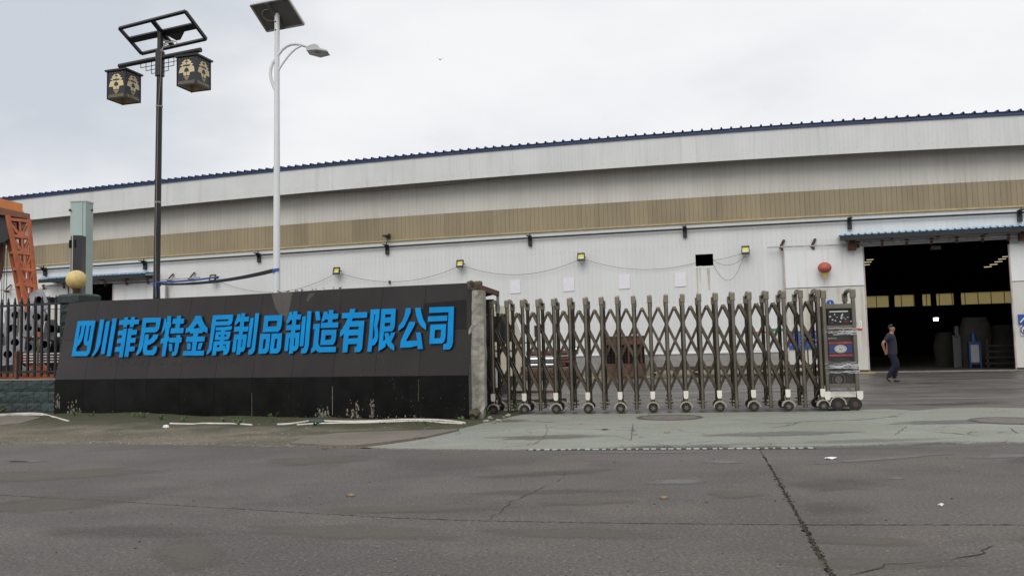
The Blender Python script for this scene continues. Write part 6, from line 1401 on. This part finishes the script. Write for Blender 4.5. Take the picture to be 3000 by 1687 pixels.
b = MB(); b.beam(c_[0].lerp(c_[1], .44)-nrm*.03, c_[3].lerp(c_[2], .44)-nrm*.03, .10, .05, up=nrm); b.build('panel_rail', panel_back, pn)
b = MB(); cen = c_[0].lerp(c_[3], .45).lerp(c_[1].lerp(c_[2], .45), .3)-nrm*.02; ea, eb = (c_[1]-c_[0]).normalized(), (c_[3]-c_[0]).normalized(); b.tube([cen+ea*.16*math.cos(a)+eb*.16*math.sin(a) for a in np.linspace(.6, 5.6, 18)], .008, 5); b.build('cable', cable_w, pn)
# blue strap between the posts
a = at(459, 832, PY-.1); c_ = at(800, 793, QY-.05); t = empty('blue_strap', a, 'blue tarpaulin strap tied between the black post and the white pole', 'strap')
P = sag(a, c_, .10); b = MB(); vs = []
for k, p in enumerate(P):
    w_ = .022+.028*(k/len(P)); vs += [p-Z*w_, p+Z*w_, p+V((0, .02, w_*.4)), p+V((0, .02, -w_*.6))]
b.add(vs, [(4*k+q_, 4*k+(q_+1) % 4, 4*k+4+(q_+1) % 4, 4*k+4+q_) for k in range(len(P)-1) for q_ in range(4)]); b.build('ribbon', black_strap, t)
b = MB(); b.tube(sag(a+Z*.04, at(640, 815, (PY+QY)/2-.1)+Z*.03, .02), .022, 6); b.build('ribbon', blue_strap, t)
for k in range(2): b = MB(); b.cyl(V((sx(a.z), PY, a.z-.05+.05*k)), V((sx(a.z), PY, a.z-.01+.05*k)), .095, n=16); b.build('wrap', blue_strap, t)
b = MB(); z_ = at(806, 791, QY).z; b.prism([[at(x, y, QY-.1) for x, y in ((797, 791), (803, 787), (818, 785), (819, 793), (806, 794), (799, 801))]], V((0, .015, 0))); b.build('wrap', blue_strap, t)
b = MB(); b.beam(at(467, 832, PY-.12), at(468, 875, PY-.12), .05, .012); b.beam(at(472, 832, PY-.12), at(464, 843, PY-.12), .05, .02); b.build('tail', M('strap_navy', (.012, .03, .13), .8), t)

# ------------------------------------------------------------------ the walking man
Pm = gz(2617, 1119); man = empty('person', Pm, 'man in dark polo and navy trousers walking past the open doorway, hands behind back', 'person')
def skin(name, pts, edges, mat, parent, sub=2):
    me = bpy.data.meshes.new(name); me.from_pydata([(Pm.x*0+p[0], p[1], p[2]) for p, r in pts], edges, [])
    me.materials.append(mat); o = bpy.data.objects.new(name, me); col.objects.link(o); o.parent = parent
    md = o.modifiers.new('skin', 'SKIN'); md.use_smooth_shade = True
    for i, (p, r) in enumerate(pts):
        sv = me.skin_vertices[0].data[i]; sv.radius = r if isinstance(r, tuple) else (r, r); sv.use_root = (i == 0)
    sb_ = o.modifiers.new('sub', 'SUBSURF'); sb_.levels = sub; sb_.render_levels = sub; return o
J = [((.02, 0, .93), (.085, .11)), ((.01, 0, 1.10), (.085, .11)), ((-.0, 0, 1.28), (.09, .12)), ((-.005, 0, 1.38), (.07, .10)), ((.02, 0, 1.48), (.055, .055)), ((.045, 0, 1.54), (.065, .065)), ((.055, 0, 1.60), (.100, .088)), ((.05, 0, 1.675), (.095, .086)),
     ((-.05, -.19, 1.38), .058), ((-.24, -.22, 1.17), .045), ((-.19, -.14, .95), .032), ((-.16, -.09, .88), .035),
     ((-.03, .19, 1.38), .058), ((-.10, .22, 1.14), .045), ((-.12, .12, .97), .032), ((-.13, .05, .92), .03),
     ((.03, -.09, .84), .085), ((.06, -.09, .50), .058), ((-.13, -.08, .17), .04), ((-.10, -.08, .06), .035),
     ((.03, .09, .84), .085), ((.13, .09, .52), .058), ((.03, .08, .12), .04), ((.05, .08, .05), .035)]
E = [(0, 1), (1, 2), (2, 3), (3, 4), (4, 5), (5, 6), (6, 7), (3, 8), (8, 9), (9, 10), (10, 11), (3, 12), (12, 13), (13, 14), (14, 15), (0, 16), (16, 17), (17, 18), (18, 19), (0, 20), (20, 21), (21, 22), (22, 23)]
body = skin('body', J, E, skin_m, man)
skin('shirt', [((.02, 0, .80), (.15, .18)), ((.02, 0, .86), (.15, .18)), ((.03, 0, 1.05), (.145, .175)), ((.015, 0, 1.25), (.15, .19)), ((-.005, 0, 1.41), (.12, .18)), ((.01, 0, 1.485), (.085, .095)), ((-.06, -.20, 1.375), .082), ((-.17, -.225, 1.245), .072), ((-.04, .20, 1.375), .082), ((-.11, .225, 1.24), .072)], [(0, 1), (1, 2), (2, 3), (3, 4), (4, 5), (4, 6), (6, 7), (4, 8), (8, 9)], shirt_m, body)
skin('trousers', [((.02, 0, .93), (.115, .150)), ((.03, -.085, .80), .108), ((.07, -.09, .50), .085), ((-.11, -.08, .20), .072), ((-.13, -.08, .12), .068), ((.03, .085, .80), .108), ((.14, .09, .53), .085), ((.04, .08, .20), .076), ((.03, .08, .09), .07)], [(0, 1), (1, 2), (2, 3), (3, 4), (0, 5), (5, 6), (6, 7), (7, 8)], trouser_m, body)
skin('shoe', [((.01, .08, .045), (.045, .045)), ((.10, .08, .04), (.045, .035)), ((.19, .08, .032), (.035, .028))], [(0, 1), (1, 2)], shoe_m, body)
skin('shoe', [((-.19, -.08, .16), (.04, .045)), ((-.13, -.08, .07), (.042, .035)), ((-.07, -.08, .032), (.035, .03))], [(0, 1), (1, 2)], shoe_m, body)
b = MB(); b.sphere(Pm+V((.032, .003, 1.650)), .104, 18, 14); b.v = [tuple(V(v) if (v[2]-Pm.z > 1.70-.9*(Pm.x+.075-v[0])*0 and True) else V(v)) for v in b.v]
keep = [f for f in b.f if sum(1 for k in f if (b.v[k][2]-Pm.z) > 1.665+1.1*(b.v[k][0]-Pm.x-.03)) == len(f)]; b.f = keep; b.mi = [0]*len(keep)
b.build('hair', hair_m, body, smooth=True)
hc = Pm+V((.055, -.05, 1.625))
b = MB(); b.sphere(hc+V((.05, -.035, -.012)), .016, 8, 6); b.build('nose', skin_m, body, smooth=True)
b = MB(); b.box(hc+V((.015, -.028, .012)), .02, .01, .008); b.box(hc+V((.065, -.010, .012)), .018, .02, .008); b.box(hc+V((.015, -.029, .026)), .028, .01, .006); b.box(hc+V((.065, -.008, .026)), .026, .02, .006); b.build('eyes', hair_m, body)
b = MB(); b.box(hc+V((.042, -.024, -.045)), .035, .012, .007); b.build('mouth', M('lips', (.18, .07, .06), .6), body)
b = MB(); b.sphere(Pm+V((-.002, -.075, 1.62)), .026, 8, 6); b.build('ear', skin_m, body, smooth=True)
b = MB(); b.add([Pm+V((.10, -.10, 1.44)), Pm+V((.135, -.10, 1.36)), Pm+V((.12, -.135, 1.38)), Pm+V((.07, -.135, 1.455))], [(0, 1, 2, 3)]); b.build('collar', shirt_m, body)
hp = Pm+V((-.16, -.10, .90)); b = MB()
for k in range(4): b.tube([hp+V((.012*k-.02, -.02, -.0)), hp+V((.014*k-.025, -.028, -.045)), hp+V((.014*k-.022, -.01, -.075+.006*abs(k-1.5)))], [.0095, .009, .007], 6)
b.tube([hp+V((.03, 0, .02)), hp+V((.045, -.01, -.01)), hp+V((.042, -.005, -.035))], [.011, .010, .008], 6); b.build('fingers', skin_m, body, smooth=True)

man.rotation_euler.z = -math.atan2(Pm.x, Pm.y)

# ------------------------------------------------------------------ small things on the ground
def hose(pts, r, label, mat=pvc, cat='pipe', name='plastic_pipe', z=.03):
    P = [gz(x, y, z) for x, y in pts]
    # smooth
    Q_ = []
    for k in range(len(P)-1):
        p0, p1, p2, p3 = P[max(k-1, 0)], P[k], P[k+1], P[min(k+2, len(P)-1)]
        for i in range(6):
            t = i/6; Q_.append(.5*((2*p1)+(-p0+p2)*t+(2*p0-5*p1+4*p2-p3)*t*t+(-p0+3*p1-3*p2+p3)*t**3))
    Q_.append(P[-1]); b = MB(); b.tube(Q_, r, 8); return tag(b.build(name, mat, smooth=True), label, cat)
hose([(-120, 1218), (0, 1214), (60, 1211), (115, 1211), (150, 1219), (185, 1229), (201, 1233)], .021, 'white plastic pipe on the ground before the green wall, upper one')
hose([(-120, 1221), (0, 1218), (60, 1215), (130, 1215)], .017, 'thin white pipe on the ground, lower one at far left')
hose([(498, 1240), (560, 1242), (600, 1240), (680, 1241), (738, 1244)], .018, 'white plastic pipe along the middle of the sign wall foot')
hose([(366, 1241.5), (392, 1242)], .012, 'short white pipe end peeping from the soil')
hose([(812, 1243), (850, 1241), (880, 1237), (905, 1233), (925, 1232), (1000, 1234), (1100, 1233), (1180, 1229), (1260, 1229), (1320, 1233), (1362, 1238)], .019, 'upper long white pipe at the right of the sign wall foot', z=.04)
hose([(870, 1244), (940, 1240), (1050, 1238), (1150, 1235), (1240, 1233), (1300, 1238), (1355, 1240)], .016, 'lower long white pipe at the right of the sign wall foot')
hose([(903, 1233), (920, 1233), (947, 1233.5)], .026, 'blue coupling on the long white pipe', mat=M('coupling', (.03, .07, .14), .5), cat='coupling', name='coupling', z=.04)
# bricks at the corner
bk = gz(140, 1213); k = 0
for (px, py, z, w_, h_, d_, rz, lb) in ((138, 1211, .065, .22, .13, .25, .1, 'red clay brick at the bottom of the little stack'), (137, 1211, .185, .30, .10, .26, -.15, 'wide red clay brick in the middle of the stack'), (146, 1208, .29, .20, .09, .22, .1, 'small red brick on top of the stack by the sign wall')):
    p = gz(px, py); b = MB(); q = Matrix.Rotation(rz, 3, 'Z'); b.box(p+Z*z+V((0, .05, 0)), w_, d_, h_, q @ X, q @ Y); tag(b.build('red_brick', red_brick, bevel=.012), lb, 'brick')
# crumpled paper
p = gz(487, 1251, .03); b = MB(); b.sphere(p, .05, 12, 8); b.v = [tuple(V(v)+(V(v)-p).normalized()*noise.noise(V(v)*40)*.03) for v in b.v]; tag(b.build('crumpled_paper', M('tissue', (.75, .75, .75), .8)), 'crumpled white paper ball on the mossy verge', 'litter')
for (px, py, m_, lb, sz) in ((2435, 1341, white_p, 'thin white scrap lying near the drain on the road', .09), (1945, 1456, dry_leaf, 'yellow leaf lying on the road, right of centre', .05), (2757, 1478, white_p, 'small white scrap on the road at right', .03), (1028, 1449, dry_leaf, 'dry tan leaf on the road left of centre', .06), (1955, 1266, dry_leaf, 'dry leaf on the apron below the manhole', .07), (953, 1314, red_brick, 'reddish leaf at the road edge below the sign wall', .06), (2510, 1340, None, '', 0)):
    if not m_: continue
    p = gz(px, py, .012); b = MB(); n = 8
    P = [p+V((sz*math.cos(2*math.pi*i/n)*(1 if i % 2 else .8), sz*.35*math.sin(2*math.pi*i/n), .012*math.sin(3*i))) for i in range(n)]
    b.add(P+[p+Z*.015], [(i, (i+1) % n, n) for i in range(n)]); tag(b.build('scrap' if m_ is white_p else 'leaf', m_), lb, 'litter' if m_ is white_p else 'leaf')
# pebbles and dark crumbs scattered over road and verge (nobody could count them)
random.seed(21); b = MB()
def crumb(p, r, mi):
    a = random.uniform(0, 6.28); q = [p+V((r*math.cos(a+k*1.57), r*random.uniform(.5, 1)*math.sin(a+k*1.57), 0)) for k in range(4)]
    b.add(q+[p+Z*r*.5], [(0, 1, 4), (1, 2, 4), (2, 3, 4), (3, 0, 4)], mi)
for k in range(230):
    px, py = random.uniform(-50, 3050), random.uniform(1325, 1687); crumb(gz(px, py, .001), random.choice((.003, .005, .006, .008)), 0 if random.random() < .7 else 1)
for k in range(26):
    px, py = random.uniform(0, 3000), random.uniform(1340, 1680); crumb(gz(px, py, .001), random.uniform(.008, .017), 0)
for k in range(900):
    px = random.uniform(-200, 1040); py = edge_y(px)-abs(random.gauss(0, 10)); crumb(gz(px, py, .004), random.uniform(.005, .016), 1 if random.random() < .6 else 2)
for k in range(700):
    px = random.uniform(-100, 1500); t_ = random.random(); py = lerp(verge_front(px), 1232, t_); crumb(gz(px, py, .02), random.uniform(.006, .018), random.choice((1, 2, 2)))
tag(b.build('gravel', [M('crumb_dark', (.03, .027, .025), .9), M('crumb_pale', (.30, .28, .25), .9), M('crumb_soil', (.09, .08, .045), .95)]), kind='stuff')
# moss tufts along the wall foot
b = MB(); random.seed(4)
for k in range(6500):
    px = random.uniform(165, 1372); t_ = abs(random.gauss(0, 1)); base = lerp(1216, 1231, (px-158)/1216)
    if noise.noise(V((px*.012, 4, 0))) < -.1+.1*t_: continue
    p = gz(px, base+2+t_*6, .022); r = random.uniform(.006, .022); a = random.uniform(0, 6.28)
    b.add([p+V((r*math.cos(a), r*math.sin(a), 0)), p+V((r*math.cos(a+2.1), r*math.sin(a+2.1), 0)), p+V((r*math.cos(a+4.2), r*math.sin(a+4.2), 0)), p+Z*r*.9], [(0, 1, 3), (1, 2, 3), (2, 0, 3)], random.randint(0, 1))
tag(b.build('moss', [M('moss_g', (.05, .06, .02), .95, var=.4, vs=20), M('moss_b', (.085, .08, .04), .95)]), kind='stuff')
# weeds
def weed(px, py, h, nl, seed, label, spread=1.0):
    random.seed(seed); p = gz(px, py, .02); t = empty('weed', p, label, 'weed', 'weeds along the wall foot')
    bs_, bl_ = MB(), MB()
    for k in range(nl):
        a = random.uniform(0, 6.28); l = h*random.uniform(.5, 1); tip = p+V((math.cos(a)*l*.5*spread, math.sin(a)*l*.4*spread, l*random.uniform(.5, 1)))
        m_ = p.lerp(tip, .5)+Z*l*.15; bs_.tube([p, m_, tip], .0035, 4)
        for j in range(3):
            c2 = m_.lerp(tip, j/2); r = .022+.014*random.random(); d = V((random.gauss(0, 1), random.gauss(0, 1), random.gauss(.3, .6))).normalized(); s_ = d.orthogonal().normalized()
            bl_.add([c2, c2+d*r+s_*r*.45, c2+d*r*2, c2+d*r-s_*r*.45], [(0, 1, 2, 3)])
    bs_.build('stem', leaf_m, t); bl_.build('leaves', leaf_m, t)
WD_ = [(8, 1210, .20, 9, 'tall weed at the foot of the green wall'), (222, 1222, .20, 9, 'weed in front of the pale scar at the left of the sign wall'), (268, 1224, .14, 7, 'low weed right of the left scar of the sign wall'), (334, 1215, .18, 5, 'thin weed growing at the sign wall left of its middle'), (395, 1228, .17, 7, 'weed on the moss hump by the sign wall'), (418, 1230, .16, 8, 'bright weed beside the mossy hump'), (472, 1233, .12, 7, 'small weed above the crumpled paper'),
       (540, 1236, .14, 6, 'weed at the start of the middle white pipe'), (655, 1236, .12, 5, 'weed above the middle white pipe'), (700, 1244, .12, 12, 'bushy weed below the white pipe'), (800, 1236, .20, 6, 'weed between the two white pipe runs'), (925, 1246, .10, 13, 'bushy weed below the blue coupling'), (1245, 1246, .09, 6, 'weed below the long white pipes'), (1355, 1236, .13, 7, 'weed at the right end of the long white pipes'), (1512, 1206, .26, 15, 'bright green weed at the gate wheels near the stone pillar'), (1430, 1216, .12, 8, 'small weed at the foot of the stone pillar')]
for i, (x, y, h, n_, lb) in enumerate(WD_): weed(x, y, h, n_, 40+i, lb, 1.5 if n_ > 11 else 1.0)
# rubble bits at the foot of the gate corner
random.seed(2)
for k, (px, py) in enumerate(((1436, 1224), (1462, 1231), (1448, 1236), (1475, 1221), (1490, 1216), (1425, 1233))):
    p = gz(px, py, .02); b = MB(); b.sphere(p, random.uniform(.03, .06), 7, 5, sz=.5); b.v = [tuple(V(v)+(V(v)-p)*noise.noise(V(v)*25)*.8) for v in b.v]
    tag(b.build('broken_stone', stone_rough), 'broken stone chip on the ground below the stone pillar', 'stone', 'stone chips below the pillar')
# a bird far up in the cloud
bp_ = at(1289, 175, 70); b = MB(); b.add([bp_+V((-.35, 0, .18)), bp_+V((0, -.05, 0)), bp_+V((0, .05, 0)), bp_+V((.38, 0, .10))], [(0, 1, 2), (2, 1, 3)]); b.tube([bp_+V((-.02, -.15, 0)), bp_, bp_+V((.02, .2, 0))], [.02, .05, .015], 6)
tag(b.build('bird', M('bird', (.1, .1, .1), .8)), 'tiny distant bird flying in the grey sky above the roof', 'bird')
# crumpled film and rags sticking up behind the sign wall
b = MB(); random.seed(13)
for k in range(9):
    x = 822+k*22+random.uniform(-6, 6); p = at(x, 852-k*1.3+random.uniform(-2, 1), 19.2); r = random.uniform(.03, .06)
    vs = [p+V((random.uniform(-r, r)*1.3, random.uniform(-.05, .05), random.uniform(-r*.6, r*.5))) for _ in range(5)]+[p+V((0, 0, -.1))]
    b.add(vs, [(0, 1, 2), (1, 3, 2), (2, 3, 4), (0, 4, 3), (0, 5, 1), (4, 5, 0)])
tag(b.build('plastic_film', M('film_pile', (.42, .43, .42), .3, var=.3, vs=9)), 'crumpled grey plastic film peeping over the sign wall top', 'film')
print('objects', len(bpy.data.objects))
